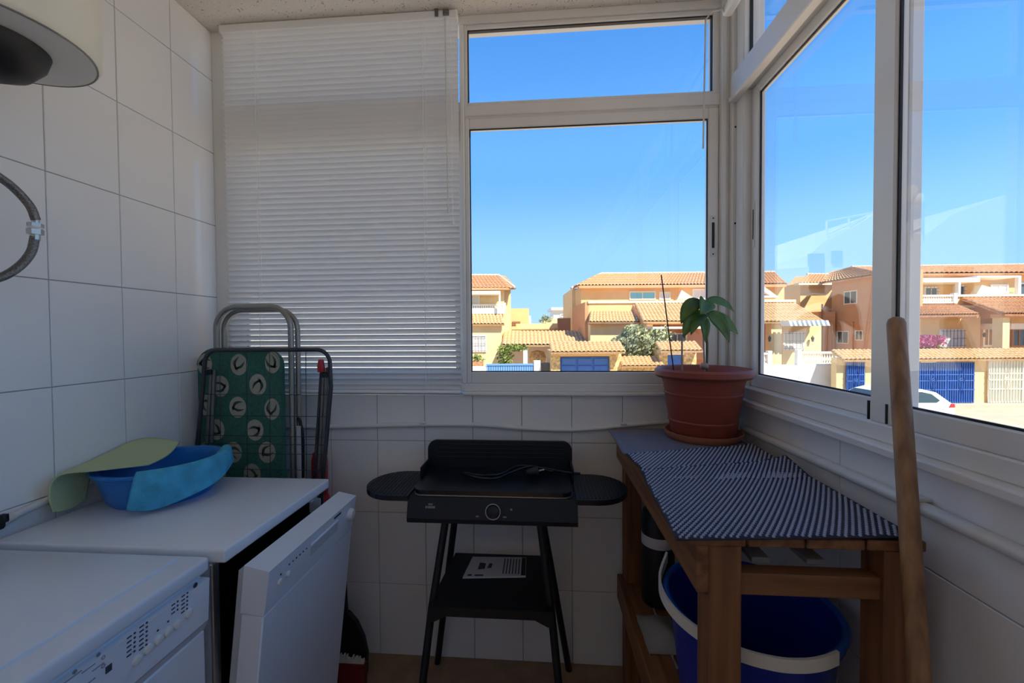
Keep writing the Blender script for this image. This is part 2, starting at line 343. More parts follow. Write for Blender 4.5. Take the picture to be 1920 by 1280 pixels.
# ---------------------------------------------------------------- conduits on the walls
cb = tag(obj('cable_conduit', G().tube(smooth_path([(.30, -.010, .955), (.5, -.010, .958), (.67, -.010, .963), (.88, -.010, .970), (1.08, -.010, .972), (1.2, -.010, .966), (1.33, -.010, .958), (1.48, -.010, .955), (1.58, -.010, .963), (1.684, -.010, .974), (1.8, -.010, .986), (1.90, -.010, .992)]), .009, 10), 'pipe_white', None, 50), 'thin white sagging conduit along the back wall behind the grill', 'conduit')
for x, z in ((.88, .970), (1.684, .974)):
    obj('clip', G().box(x-.012, x+.012, -.021, 0, z+.004, z+.012, .002, 1), 'alu2', cb)
cr_ = tag(obj('wall_pipe', G().tube([(2.066, -.03, 1.00), (2.066, -.4, 1.009), (2.066, -.83, 1.016), (2.066, -1.3, 1.012), (2.066, -2.2, 1.01)], .0125, 12), 'pipe_white', None, 50), 'white round pipe clipped along the right wall above the wooden bench', 'pipe')
for y in (-.16, -.835, -1.5):
    obj('clip', G().box(2.05, 2.08, y-.012, y+.012, 1.027, 1.034, .002, 1).box(2.048, 2.052, y-.012, y+.012, 1.0, 1.034, .001, 1), 'alu2', cr_)

# ================================================================ appliances
# ---- slim dishwasher, door ajar
dw = thing('dishwasher', (.34, -.537, 0), 'slim white dishwasher with its door ajar, between the washing machine and the drying rack', 'dishwasher')
obj('worktop', G().box(.045, .640, -.768, -.306, .818, .85, .006, 3), 'enamel', dw, 40)
g = G().box(.06, .60, -.762, -.745, .02, .818, .002, 1).box(.06, .60, -.329, -.312, .02, .818, .002, 1).box(.06, .075, -.745, -.329, .02, .818)
obj('cabinet', g, 'enamel_grey', dw)
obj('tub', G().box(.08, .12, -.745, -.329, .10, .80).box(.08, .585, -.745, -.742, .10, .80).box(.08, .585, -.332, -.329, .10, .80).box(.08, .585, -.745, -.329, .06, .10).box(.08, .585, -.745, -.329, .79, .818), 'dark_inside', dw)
obj('plinth', G().box(.10, .56, -.755, -.319, .0, .06), 'black', dw)
obj('front_edge', G().box(.596, .604, -.764, -.742, .02, .812, .002, 1), 'chrome', dw)
obj('hinge_bracket', G().box(.585, .622, -.335, -.331, .745, .792).box(.585, .600, -.352, -.331, .785, .79), 'enamel', dw)
hinge = Matrix.Translation((.600, 0, .09)) @ Matrix.Rotation(math.radians(6.3), 4, 'Y')      # local: x outwards, z up along the door
dy0, dy1 = -.752, -.306
door = obj('door', G().box(-.004, .051, dy0, dy1, 0, .605, .003, 1).xf(hinge), 'enamel', dw, 40)
obj('door_liner', G().box(-.030, -.002, dy0+.012, dy1-.012, .02, .70, .004, 1).xf(hinge), 'enamel_grey', door)
hg = G()
def door_panel(y0, y1, z0, z1): hg.box(-.004, .054, y0, y1, z0, z1, .0025, 1)
panel = G().prism([(-.006, .607), (.052, .607), (.054, .64), (.056, .714), (-.006, .720)], dy0, dy1, lambda a, b, c: (a, c, b)).xf(hinge)
obj('control_panel', panel, 'enamel_panel', door)
obj('handle_recess', G().prism(rrect(.150, .030, .007, 4, -.50, .668), .0515, .0568, lambda a, b, c: (c, a, b)).xf(hinge), 'enamel_grey', door)
obj('handle_lip', G().box(.054, .0595, -.575, -.425, .680, .688, .002, 1).xf(hinge), 'enamel', door)
obj('program_knob', G().lathe([(.019, 0), (.018, .010), (.015, .016), (.012, .017)], n=20, M=hinge @ Matrix.Translation((.053, -.345, .668)) @ Matrix.Rotation(PI/2, 4, 'Y')), 'white_plastic', door, 40)
for yb in (-.705, -.672): obj('button', G().lathe([(.008, 0), (.0075, .005), (.006, .006)], n=14, M=hinge @ Matrix.Translation((.053, yb, .662)) @ Matrix.Rotation(PI/2, 4, 'Y')), 'white_plastic', door, 40)
dots = G()
for k in range(6): dots.lathe([(.0024, 0), (.0024, .0012)], n=6, M=hinge @ Matrix.Translation((.0555, -.672+.015*k, .686)) @ Matrix.Rotation(PI/2, 4, 'Y'))
dots.lathe([(.0028, 0), (.0028, .0012)], n=6, M=hinge @ Matrix.Translation((.0555, -.705, .680)) @ Matrix.Rotation(PI/2, 4, 'Y'))
obj('indicator_marks', dots, 'ink', door)['kind'] = 'stuff'
bm_ = G()
for k in range(7): bm_.box(.0550, .0572, -.452+.006*k, -.4475+.006*k, .699, .7045).xf(Matrix())
obj('maker_mark', bm_.xf(hinge), 'ink', door)

# ---- washing machine
wm = thing('washing_machine', (.35, -1.09, 0), 'white front-loading washing machine in the near left corner', 'washing machine')
obj('cabinet', G().box(.085, .600, -1.38, -.790, .01, .812, .006, 2), 'enamel', wm, 40)
obj('top_frame', G().box(.075, .617, -1.386, -.784, .812, .845, .008, 3), 'enamel_panel', wm, 40)
obj('top_panel', G().box(.095, .560, -1.366, -.804, .840, .8515, .003, 2), 'enamel', wm, 40)
obj('control_panel', G().prism([(.590, .800), (.618, .798), (.613, .702), (.590, .702)], -1.382, -.788, lambda a, b, c: (a, c, b)), 'enamel_panel', wm)
obj('panel_strip', G().prism([(.590, .698), (.613, .700), (.603, .680), (.590, .680)], -1.382, -.788, lambda a, b, c: (a, c, b)), 'enamel_grey', wm)
obj('front_panel', G().box(.596, .606, -1.380, -.790, .06, .680, .003, 1), 'enamel', wm)
def on_panel(y, z): return Matrix.Translation((.6155+.005*(z-.75)/.1, y, z)) @ Matrix.Rotation(PI/2+.05, 4, 'Y')
for y, z in ((-.952, .742), (-.931, .746), (-.910, .748), (-.890, .749), (-.869, .749), (-.842, .754)):
    obj('button', G().lathe([(.0088, -.001), (.0085, .0035), (.007, .0045)], n=16, M=on_panel(y, z)), 'white_plastic', wm, 40)
dots = G()
def dcol(y, z0, n, dz=.0085, r=.0021):
    for k in range(n): dots.lathe([(r, 0), (r, .0012)], n=6, M=on_panel(y, z0-dz*k))
    for k in range(n): dots.box(-.0012, .0012, -.004, .004, 0, .001, M=on_panel(y-.010, z0-dz*k))
dcol(-.958, .797, 5); dcol(-.935, .800, 6); dcol(-.869, .797, 3); dcol(-.846, .800, 5)
for y, z in ((-.912, .768), (-.890, .770)): dots.lathe([(.0021, 0), (.0021, .0012)], n=6, M=on_panel(y, z))
obj('indicator_marks', dots, 'ink', wm)['kind'] = 'stuff'
obj('power_mark', G().lathe([(.0025, 0), (.0025, .001), (.0055, .001), (.0055, 0)], n=14, M=on_panel(-.826, .804)), 'ink', wm)
obj('display', G().box(-.006, .006, -.005, .005, 0, .0012, M=on_panel(-1.003, .768)), 'ink', wm)
kn = obj('program_knob', G().lathe([(.032, 0), (.030, .012), (.025, .020), (.02, .021)], n=26, M=on_panel(-1.075, .750)), 'white_plastic', wm, 40)
obj('knob_ring', G().lathe([(.034, 0), (.034, .002), (.0325, .002), (.0325, 0)], n=26, M=on_panel(-1.075, .750)), 'ink_grey', kn)
pr_ = G()
for y0, z0, L in ((-1.06, .800, .03), (-1.035, .795, .02), (-1.02, .785, .018), (-1.03, .770, .012)): pr_.box(-.0008, .0008, -L/2, L/2, 0, .0009, M=on_panel(y0, z0))
for y, z in ((-1.055, .806), (-1.02, .806), (-1.012, .795), (-1.012, .780)): pr_.lathe([(.0022, 0), (.0022, .001), (.0034, .001), (.0034, 0)], n=10, M=on_panel(y, z))
obj('program_print', pr_, 'ink_grey', wm)

# drain hose and pipe behind the appliances
pp = thing('drain_hose', (.03, -.75, .88), 'white pipe with a black clamp and corrugated hose behind the dishwasher', 'hose')
obj('pipe', G().tube([(.013, -.705, .883), (.013, -.60, .898), (.013, -.33, .93)], .010, 10), 'pipe_white', pp, 50)
obj('joint', G().tube([(.016, -.735, .879), (.014, -.705, .883)], [.014, .012], 12), 'wand', pp, 50)
obj('clamp', G().tube([(.018, -.745, .878), (.018, -.733, .8795)], .017, 12).box(.028, .046, -.746, -.732, .884, .904, .002, 1), 'black', pp, 50)
hp = [Vector((.018, -.745-.004*k, .878-.001*k)) for k in range(80)]
obj('corrugated_hose', G().tube(hp, [(.0165 if k % 2 else .013) for k in range(80)], 10), 'wand', pp, 50)

# ---- basin and two cloths
BC = Vector((.192, -.462, .8505))
tub = thing('wash_basin', BC, 'round blue plastic basin on top of the dishwasher', 'basin')
obj('bowl', G().lathe([(.0, .004), (.118, .004), (.124, .012), (.146, .096), (.150, .1035), (.164, .104), (.166, .098), (.156, .093), (.132, .012), (.122, 0), (0, 0)], BC, 48), 'basin_blue', tub, 40)
obj('rim', G().tube([BC+Vector((.162*math.cos(a), .162*math.sin(a), .1015)) for a in [2*PI*k/48 for k in range(48)]], .0045, 8, True), 'basin_blue', tub, 60)
def net_cloth(name, rows, m_, label, th=.004, lv=3, parent=None):
    nu = len(rows[0])-1; nv_ = len(rows)-1; g = G()
    g.add([p for r in rows for p in r], [(j*(nu+1)+i, j*(nu+1)+i+1, (j+1)*(nu+1)+i+1, (j+1)*(nu+1)+i) for j in range(nv_) for i in range(nu)])
    o = obj(name, g, m_, parent, 180)
    s = o.modifiers.new('round', 'SUBSURF'); s.levels = s.render_levels = lv; s.boundary_smooth = 'PRESERVE_CORNERS'
    t = o.modifiers.new('thick', 'SOLIDIFY'); t.thickness = th; t.offset = 1
    return o
yc = net_cloth('cleaning_cloth', [
    [(.215, -.535, .962), (.190, -.47, .957), (.160, -.40, .958), (.125, -.335, .975)],
    [(.190, -.585, .970), (.150, -.50, .957), (.110, -.42, .960), (.065, -.34, .988)],
    [(.125, -.632, .972), (.090, -.55, .964), (.060, -.47, .968), (.022, -.36, .996)],
    [(.070, -.640, .972), (.045, -.575, .974), (.025, -.51, .978), (.012, -.42, .990)],
    [(.048, -.648, .950), (.036, -.607, .954), (.028, -.560, .958), (.020, -.50, .966)],
    [(.044, -.650, .910), (.040, -.617, .912), (.034, -.580, .916), (.028, -.535, .926)],
    [(.042, -.642, .876), (.046, -.612, .870), (.038, -.582, .868), (.032, -.548, .878)],
    [(.042, -.640, .866), (.048, -.611, .858), (.040, -.581, .857), (.033, -.550, .867)]], 'cloth_green', '')
tag(yc, 'pale yellow-green cloth draped over the wall side of the blue basin', 'cloth', 'cleaning cloths on the basin')
def rimp(a, r, z): a = math.radians(a); return (BC.x+r*math.cos(a), BC.y+r*math.sin(a), z)
A = [-66, -50, -34, -14, 8, 30, 52]
cc = net_cloth('cleaning_cloth', [
    [rimp(a, .125, .935+.012*math.sin(k*1.7)) for k, a in enumerate(A)],
    [rimp(a, .148, .958) for k, a in enumerate(A)],
    [rimp(a, .162, .970) for k, a in enumerate(A)],
    [rimp(a, .177, .958) for k, a in enumerate(A)],
    [rimp(a-2, .177+.006*math.sin(k*2), z) for k, (a, z) in enumerate(zip(A, (.93, .92, .918, .925, .93, .935, .94)))],
    [rimp(a-4, .176+.008*math.sin(k*2+1), z) for k, (a, z) in enumerate(zip(A, (.890, .875, .882, .895, .906, .915, .922)))],
    [rimp(a-5, .175+.008*math.sin(k*2+1), z) for k, (a, z) in enumerate(zip(A, (.874, .859, .868, .884, .897, .908, .916)))]], 'cloth_cyan', '')
tag(cc, 'bright cyan cloth hanging over the front rim of the blue basin', 'cloth', 'cleaning cloths on the basin')

# ---- water heater and its hose
HC = Vector((.213, -.862, 1.96))
wh = thing('water_heater', HC, 'cream cylindrical water heater hanging in the upper left corner', 'water heater')
obj('tank', G().lathe([(.150, .004), (.166, .002), (.174, .010), (.176, .022), (.176, .60), (.16, .63), (0, .64)], HC, 56), 'cream', wh, 40)
obj('bottom_cover', G().lathe([(0, .001), (.150, .001), (.161, .003), (.163, .008)], HC, 56), 'heater_grey', wh, 40)
obj('rim_seal', G().tube([HC+Vector((.167*math.cos(a), .167*math.sin(a), .003)) for a in [2*PI*k/56 for k in range(56)]], .0022, 6, True), 'tube_grey', wh, 60)
obj('thermostat_cap', G().lathe([(0, -.075), (.03, -.072), (.065, -.055), (.088, -.025), (.095, 0)], HC+Vector((.0, .0, .0)), 40), 'black', wh, 50)
for z in (2.2, 2.45): obj('wall_bracket', G().box(0, .05, -.95, -.77, z, z+.04), 'enamel_grey', wh)
hs = thing('water_hose', (.10, -.80, 1.6), 'braided grey flexible water hose looping on the left tiled wall', 'hose')
pts = smooth_path([(.11, -.90, 1.955), (.11, -.86, 1.80), (.105, -.80, 1.735), (.10, -.745, 1.703), (.10, -.712, 1.668), (.10, -.700, 1.635)], 8)
obj('upper_hose', G().tube(pts, .0095, 10), 'hose_braid', hs, 60)
pts = smooth_path([(.10, -.703, 1.592), (.10, -.712, 1.552), (.10, -.737, 1.512), (.10, -.775, 1.480), (.10, -.83, 1.462), (.09, -.92, 1.47), (.05, -1.0, 1.49), (.0, -1.02, 1.50)], 8)
obj('lower_hose', G().tube(pts, .0095, 10), 'hose_braid', hs, 60)
obj('coupling', G().tube([(.10, -.700, 1.640), (.10, -.701, 1.625)], .0075, 10).tube([(.10, -.701, 1.626), (.10, -.7015, 1.617)], .015, 6).tube([(.10, -.702, 1.611), (.10, -.702, 1.598)], .0155, 6).tube([(.10, -.702, 1.600), (.10, -.703, 1.585)], .010, 10), 'chrome', hs, 30)
obj('washer', G().tube([(.10, -.7015, 1.617), (.10, -.702, 1.611)], .013, 14), 'white_plastic', hs, 40)

# ---- ironing board leaning in the corner
ib = thing('ironing_board', (.23, -.10, 0), 'folded ironing board with a green leaf-print cover leaning behind the dishwasher', 'ironing board')
bw, bx = .335, .203
pl = [(bx-bw/2, .09), (bx+bw/2, .09), (bx+bw/2, 1.20)]+[(bx+bw/2-.075+.075*math.cos(a), 1.225+.062*math.sin(a)) for a in [PI/2*k/6 for k in range(7)]]+[(bx-bw/2+.075-.075*math.cos(a), 1.225+.062*math.sin(a)) for a in [PI/2*(1-k/6) for k in range(7)]]+[(bx-bw/2, 1.20)]
bd = obj('cover', G().prism(pl, -.155, -.128, XZ), 'board_green', ib)
pc = G(); plf = G(); k = 0
def leafm(cx, cz, k):
    r0 = 1.1*k                                       # printed sprig: two curved leaves, a bud and a stalk
    def P_(a, b): c, sn = math.cos(r0), math.sin(r0); return (cx+a*c-b*sn, cz+a*sn+b*c)
    for da, L, w_ in ((.35, .060, .009), (-.55, .052, .008), (1.5, .030, .010)):
        poly = []
        for t in range(9):
            u = t/8; poly.append((L*(u-.45), w_*math.sin(PI*u)+.014*math.sin(PI*u)*(1 if da > 0 else -1)))
        poly += [(p[0], p[1]-1.2*w_*math.sin(PI*q/8)) for q, p in reversed(list(enumerate(poly))[1:-1])]
        c, sn = math.cos(da), math.sin(da)
        plf.prism([P_(p[0]*c-p[1]*sn, p[0]*sn+p[1]*c) for p in poly], -.1562, -.1558, XZ)
for kk, (pu, pv) in enumerate(((395, 681), (462, 682), (526, 678), (426, 722), (497, 719), (390, 757), (458, 761), (523, 764), (416, 803), (490, 803), (384, 845), (448, 845), (512, 844), (417, 884), (483, 885), (380, 925), (450, 927))):
    x = .205+(pu-462)*.00213; zz = 1.284-(pv-655)*.00208
    x = min(max(x, bx-bw/2+.030), bx+bw/2-.030)
    pc.prism([(x+.036*math.cos(a)*math.cos(.3*kk)-.043*math.sin(a)*math.sin(.3*kk)*.2, zz+.043*math.sin(a)) for a in [2*PI*q/20 for q in range(20)]] if False else [(x+min(.030 if abs(x-bx) > .125 else .034, .034)*math.cos(a), zz+.041*math.sin(a)) for a in [2*PI*q/20 for q in range(20)]], -.1557, -.1549, XZ); leafm(x, zz, kk)
obj('print_medallions', pc, 'print_cream', bd); obj('print_leaves', plf, 'print_leaf', bd)
obj('cover_hem', G().tube([(a, -.15, b) for a, b in pl[2:-1]], .006, 8), 'board_green', bd, 60)
def loop(x0, x1, ztop, r, y, zb):
    return [(x0, y, zb)]+[(x0+r-r*math.cos(a), y, ztop-r+r*math.sin(a)) for a in [PI/2*k/8 for k in range(9)]]+[(x1-r+r*math.cos(a), y, ztop-r+r*math.sin(a)) for a in [PI/2*(1-k/8) for k in range(9)]]+[(x1, y, zb)]
obj('leg_frame', G().tube(loop(.085, .392, 1.452, .085, -.118, .03), .0105, 10), 'tube_alu', ib, 60)
obj('leg_frame', G().tube(loop(.098, .405, 1.440, .080, -.095, .03), .0095, 10), 'tube_alu', ib, 60)
obj('iron_rest', G().tube(smooth_path([(.425, -.11, .78), (.428, -.11, .93), (.418, -.11, 1.0), (.408, -.11, 1.015)], 5), .006, 8), 'black', ib, 60)
obj('height_rail', G().box(.408, .424, -.122, -.112, .60, .985, .002, 1), 'enamel_grey', ib)
obj('foot', G().box(.075, .415, -.13, -.085, 0, .03, .006, 2), 'black', ib)
# ---- drying rack
dr = thing('drying_rack', (.35, -.2, 0), 'folded dark metal clothes drying rack in front of the green ironing board', 'drying rack')
RY = -.205
obj('outer_frame', G().tube([(.030, RY-.01, .02), (.052, RY, .75)]+loop(.105, .592, 1.286, .05, RY+.005, 1.15)[1:-1]+[(.597, RY, 1.15), (.560, RY-.01, .75), (.545, RY-.015, .02)], .0075, 8), 'tube_dark', dr, 60)
for k, (xa, xb) in enumerate(((.118, .078), (.130, .098))): obj('leg', G().tube([(xa, RY+.02, 1.21), (xb, RY+.02, .75), (xb-.03, RY+.02, .02)], .007, 8), 'tube_grey', dr, 60)
for k, (xa, xb) in enumerate(((.575, .545), (.560, .530), (.552, .512))): obj('leg', G().tube([(xa, RY+.02, 1.22), (xb, RY+.02, .75), (xb-.02, RY+.02, .02)], [.0065, .0065, .0065], 8), 'tube_dark' if k > 1 else 'tube_grey', dr, 60)
wires = G()
for z in (1.12, 1.04, .965, .935, .90, .84, .76, .68): wires.tube([(.10+(z-1.12)*.07, RY+.004, z), (.585+(z-1.12)*.07, RY+.004, z)], .0013, 5)
for x in (.165, .27, .36, .455, .50): wires.tube([(x, RY+.006, 1.28), (x-.012, RY+.006, .4)], .0013, 5)
wo_ = obj('wires', wires, 'tube_dark', dr)
obj('hinge_cap', G().lathe([(.0, 0), (.012, 0), (.013, .022), (.009, .045), (0, .047)], (.563, RY-.004, 1.205), 12), 'red', dr, 40)
obj('hinge_pin', G().box(.568, .590, RY-.014, RY-.004, 1.185, 1.205, .003, 1), 'black', dr)
obj('hinge_pin', G().box(.118, .142, RY-.012, RY, 1.195, 1.215, .003, 1), 'black', dr)
rj = thing('red_jug', (.466, -.060, 0), 'red plastic jug standing behind the drying rack', 'jug')
obj('jug_body', G().lathe([(0, 0), (.036, 0), (.04, .02), (.04, .60), (.036, .68), (.028, .70), (0, .70)], (.466, -.060, 0), 20), 'red', rj, 40)
obj('jug_cap', G().lathe([(.028, .695), (.031, .70), (.031, .83), (.025, .865), (.0, .872)], (.466, -.060, 0), 18), 'red', rj, 40)

# ---- dustpan and hand brush, standing by the dishwasher door
dp = thing('dustpan_brush', (.61, -.13, 0), 'black long dustpan with red lip and white bristles, on the floor beside the dishwasher door', 'dustpan')
poly = [(.53, .02), (.68, .02), (.685, .10), (.672, .165), (.645, .225), (.612, .262), (.588, .268), (.556, .255), (.535, .18)]
obj('pan', G().prism(poly, -.135, -.115, XZ), 'black', dp)
obj('handle', G().tube([(.588, -.125, .25), (.592, -.125, .33), (.596, -.125, .39)], [.020, .013, .008], 10), 'black', dp, 60)
obj('lip', G().prism([(.50, 0), (.685, 0), (.685, .085), (.50, .085)], -.165, -.136, XZ), 'red_dark', dp)
br = G()
for k in range(36):
    x = .505+.175*k/35; br.box(x-.0022, x+.0022, -.158, -.146, .082, .105+random.uniform(-.008, .012))
for k in range(14): x = .513+random.uniform(-.01, .015); br.box(x-.002, x+.002, -.15, -.14, .10, .165+random.uniform(-.02, .02))
obj('bristles', br, 'handle_white', dp)

# ================================================================ electric grill on its stand
gr = thing('electric_grill', (1.2, -.2, 0), 'black electric grill with round knob and side tables on a folding stand', 'grill')
GX0, GX1 = .928, 1.472
obj('body', G().prism([(-.345, .725), (-.348, .740), (-.330, .806), (-.075, .806), (-.075, .725)], GX0-.006, GX1+.006, lambda a, b, c: (c, a, b)), 'grill_black', gr)
obj('trim_band', G().prism(rrect(GX1-GX0-.02, .262, .03, 5, 1.2, -.205), .8105, .8142, XY), 'tube_alu', gr)
obj('hot_plate', G().prism(rrect(GX1-GX0-.022, .258, .03, 5, 1.2, -.205), .815, .828, XY), 'black_gloss', gr)
sh = obj('wind_shield', G().prism(rrect(.555, .20, .035, 6, 1.2, .83), -.092, -.08, XZ), 'grill_black', gr)
rbs = G()
for k in range(4): rbs.box(.955, 1.445, -.0955, -.0915, .862+.016*k, .868+.016*k, .001, 1)
obj('shield_slots', rbs, 'black', sh)
obj('shield_cheek', G().box(GX0-.004, GX0+.004, -.20, -.08, .80, .86, .002, 1), 'grill_black', sh); obj('shield_cheek', G().box(GX1-.004, GX1+.004, -.20, -.08, .80, .86, .002, 1), 'grill_black', sh)
for s in (-1, 1):
    xa = 1.2+s*.274; out = [(xa, -.345), (xa, -.105)]+[(xa+s*(.065+.115*math.sin(a)), -.225+.12*math.cos(a)) for a in [PI*k/14 for k in range(15)]]
    st = obj('side_table', G().prism(out, .795, .812, XY), 'grill_black', gr)
    rg = G()
    for k in range(13):
        x = xa+s*(.012+.0125*k); h = .12 if k < 5 else .12*math.sqrt(max(.02, 1-((k-4.3)/9.6)**2))
        rg.box(x-.0025, x+.0025, -.225-h+.012, -.225+h-.012, .811, .8135)
    obj('ribs', rg, 'black', st)
kb = obj('knob', G().lathe([(.020, 0), (.019, .018), (.012, .020), (0, .020)], n=24, M=Matrix.Translation((1.206, -.341, .766)) @ Matrix.Rotation(PI/2-.25, 4, 'X')), 'black_gloss', gr, 40)
obj('knob_ring', G().tube([Matrix.Translation((1.206, -.3415, .766)) @ Matrix.Rotation(PI/2-.25, 4, 'X') @ Vector((.0235*math.cos(a), .0235*math.sin(a), .003)) for a in [2*PI*k/32 for k in range(32)]], .0022, 6, True), 'chrome', kb, 60)
FT = Matrix.Translation((0, -.3395, .770)) @ Matrix.Rotation(PI/2-.265, 4, 'X')
lg = G()
for k, (x, w) in enumerate(((.986, .006), (.993, .004), (.999, .006), (1.006, .005), (1.012, .005))): lg.box(x-w/2, x+w/2, .001, .008, 0, .001)
for k in range(3): lg.box(.992+.005*k, .996+.005*k, .011, .016, 0, .001)
lg.box(1.150, 1.160, -.022, -.018, 0, .001).box(1.238, 1.250, -.022, -.018, 0, .001).box(1.262, 1.268, .0, .006, 0, .001)
obj('printed_marks', lg.xf(FT), 'ink_grey', gr)
for s in (-1, 1):
    obj('leg', G().tube([(1.2+s*.155, -.305, .74), (1.2+s*.192, -.365, .46), (1.2+s*.238, -.445, .0)], .0125, 10), 'black', gr, 60)
    obj('leg', G().tube([(1.2+s*.150, -.15, .74), (1.2+s*.195, -.10, .46), (1.2+s*.266, -.03, .0)], .0125, 10), 'black', gr, 60)
obj('shelf', G().prism([(1.005, -.372), (1.035, -.392), (1.365, -.392), (1.395, -.372), (1.375, -.08), (1.025, -.08)], .472, .484, XY), 'black', gr)
obj('shelf_skirt', G().prism([(1.0, .435), (1.02, .435), (1.06, .455), (1.34, .455), (1.38, .435), (1.40, .435), (1.395, .484), (1.005, .484)], -.398, -.392, XZ), 'black', gr)
cord = smooth_path([(1.405, -.085, .838), (1.40, -.17, .842), (1.33, -.16, .856), (1.27, -.19, .850), (1.21, -.25, .843), (1.16, -.25, .841), (1.10, -.22, .842), (1.09, -.20, .842), (1.15, -.235, .846), (1.22, -.23, .850), (1.27, -.15, .852), (1.33, -.14, .850), (1.40, -.16, .845), (1.46, -.18, .842), (1.50, -.175, .838)], 6)
pcd = obj('power_cord', G().tube(cord, .0042, 7), 'black_gloss', gr, 60)
obj('plug', G().tube([(1.31, -.20, .847), (1.335, -.20, .850), (1.352, -.20, .852)], [.010, .017, .018], 12), 'black', pcd, 50)
obj('plug_pin', G().tube([(1.352, -.208, .856), (1.372, -.208, .861)], .0024, 8), 'chrome', pcd); obj('plug_pin', G().tube([(1.352, -.19, .850), (1.372, -.19, .855)], .0024, 8), 'chrome', pcd)
mn = thing('instruction_booklet', (1.2, -.17, .484), 'grey printed instruction booklet lying on the lower shelf of the grill', 'booklet')
obj('pages', G().prism([(1.085, -.245), (1.305, -.225), (1.302, -.105), (1.098, -.112)], .484, .489, XY), 'paper', mn)
pg = G()
for k in range(7): pg.prism([(1.222+.011*k, -.215), (1.226+.011*k, -.215), (1.225+.011*k, -.118), (1.221+.011*k, -.118)], .489, .4893, XY)
pg.prism([(1.288, -.222), (1.304, -.221), (1.301, -.108), (1.286, -.108)], .489, .4893, XY).prism([(1.125, -.235), (1.155, -.233), (1.155, -.225), (1.125, -.227)], .489, .4893, XY).prism([(1.10, -.236), (1.115, -.235), (1.115, -.226), (1.10, -.227)], .489, .4893, XY)
pg.prism([(1.13, -.195), (1.155, -.19), (1.155, -.155), (1.132, -.15)], .489, .4893, XY).prism([(1.163, -.185), (1.178, -.182), (1.18, -.155), (1.168, -.153)], .489, .4893, XY)
obj('print', pg, 'ink', mn)

# ================================================================ wooden bench with mats
TX0, TX1, TY0, TY1, TZ = 1.632, 2.035, -.890, -.055, .975
tb = thing('wooden_bench', (1.83, -.47, 0), 'rough reddish wooden work bench under the right window, covered with grey mats', 'bench')
for k in range(4):
    a = TX0+(TX1-TX0)*k/4
    obj('board', G().box(a+.002, a+(TX1-TX0)/4-.002, TY0, TY1, TZ-.018, TZ, .002, 1), 'wood_y', tb)
for x0, x1, y0, y1 in ((1.668, 1.726, -.886, -.828), (1.968, 2.026, -.886, -.828), (1.668, 1.726, -.13, -.07), (1.968, 2.026, -.13, -.07)):
    obj('leg', G().box(x0, x1, y0, y1, 0, TZ-.018, .003, 1), 'wood_z', tb)
obj('rail', G().box(1.726, 1.968, -.878, -.845, .862, .902, .002, 1), 'wood_x', tb); obj('rail', G().box(1.726, 1.968, -.115, -.085, .862, .902, .002, 1), 'wood_x', tb)
obj('apron', G().box(1.646, 1.668, -.886, -.07, .868, TZ-.018, .002, 1), 'wood_y', tb)
for x in (1.765, 1.865): obj('under_slat', G().box(x, x+.034, -.84, -.12, .902, .912, .001, 1), 'slat_grey', tb)
obj('side_rail', G().box(1.648, 1.668, -.886, -.07, .33, .42, .002, 1), 'wood_y', tb); obj('side_rail', G().box(2.012, 2.026, -.828, -.07, .33, .42, .002, 1), 'wood_y', tb)
for k in range(5): obj('shelf_slat', G().box(1.668+.073*k, 1.730+.073*k, -.885, -.075, .405, .420, .002, 1), 'wood_y', tb)
def mat_sheet(name, corners, zfn, m_, label, pads=False, z=TZ):
    a, b, c, d = [Vector((*p, 0)) for p in corners]        # near-left, near-right, far-right, far-left
    def P(u, v, off=0):
        p = (a*(1-u)+b*u)*(1-v)+(d*(1-u)+c*u)*v
        return Vector((p.x, p.y, z+zfn(u, v)+off))
    e = thing(name, ((a+c)/2).to_tuple()[:2]+(z,), label, 'mat')
    o = obj('sheet', G().grid(lambda u, v: P(u, v, .0005), 24, 24), 'mat_base' if pads else m_, e, 180)
    s = o.modifiers.new('thick', 'SOLIDIFY'); s.thickness = .0025; s.offset = 1
    if pads:
        L = ((b-a).length, (d-a).length); g = G(); ang = math.radians(50); p1, p2 = .0090, .0098
        e1, e2 = Vector((math.cos(ang), math.sin(ang))), Vector((-math.sin(ang), math.cos(ang))); R_ = int(max(L)/p1)+4
        for j in range(-R_, R_):
            for i in range(-R_, R_):
                c0 = Vector((L[0]/2, L[1]/2))+e1*(i*p1+(j % 2)*p1*.5)+e2*j*p2
                def Q(s1, s2, off): w = c0+e1*s1+e2*s2; return P(w.x/L[0], w.y/L[1], off)
                if not (.004 < c0.x < L[0]-.004 and .004 < c0.y < L[1]-.004): continue
                q = [Q(-.0042, 0, .003), Q(0, -.0032, .003), Q(.0042, 0, .003), Q(0, .0032, .003)]
                t = [Q(-.0030, 0, .0056), Q(0, -.0020, .0056), Q(.0030, 0, .0056), Q(0, .0020, .0056)]
                g.add(q+t, [(4, 5, 6, 7)]+[(k2, (k2+1) % 4, 4+(k2+1) % 4, 4+k2) for k2 in range(4)])
        po = obj('raised_pads', g, 'mat_pad', e); e['group'] = 'non-slip mats on the bench'; po['kind'] = 'stuff'
    return e
mat_sheet('shelf_mat', [(1.608, -.40), (2.025, -.44), (2.035, -.06), (1.612, -.10)], lambda u, v: .0005+.003*math.sin(6*u)*0, 'mat_grey', 'plain dark grey mat under the flower pot at the far end of the bench')
mat_sheet('non_slip_mat', [(1.636, -.63), (2.02, -.60), (2.035, -.29), (1.612, -.415)], lambda u, v: .0045+.03*max(0, u-.9)*v+.012*max(0, .1-u)*10*v*0, 'mat_pad', 'ribbed non-slip grey mat in the middle of the bench, partly under its twin', True)
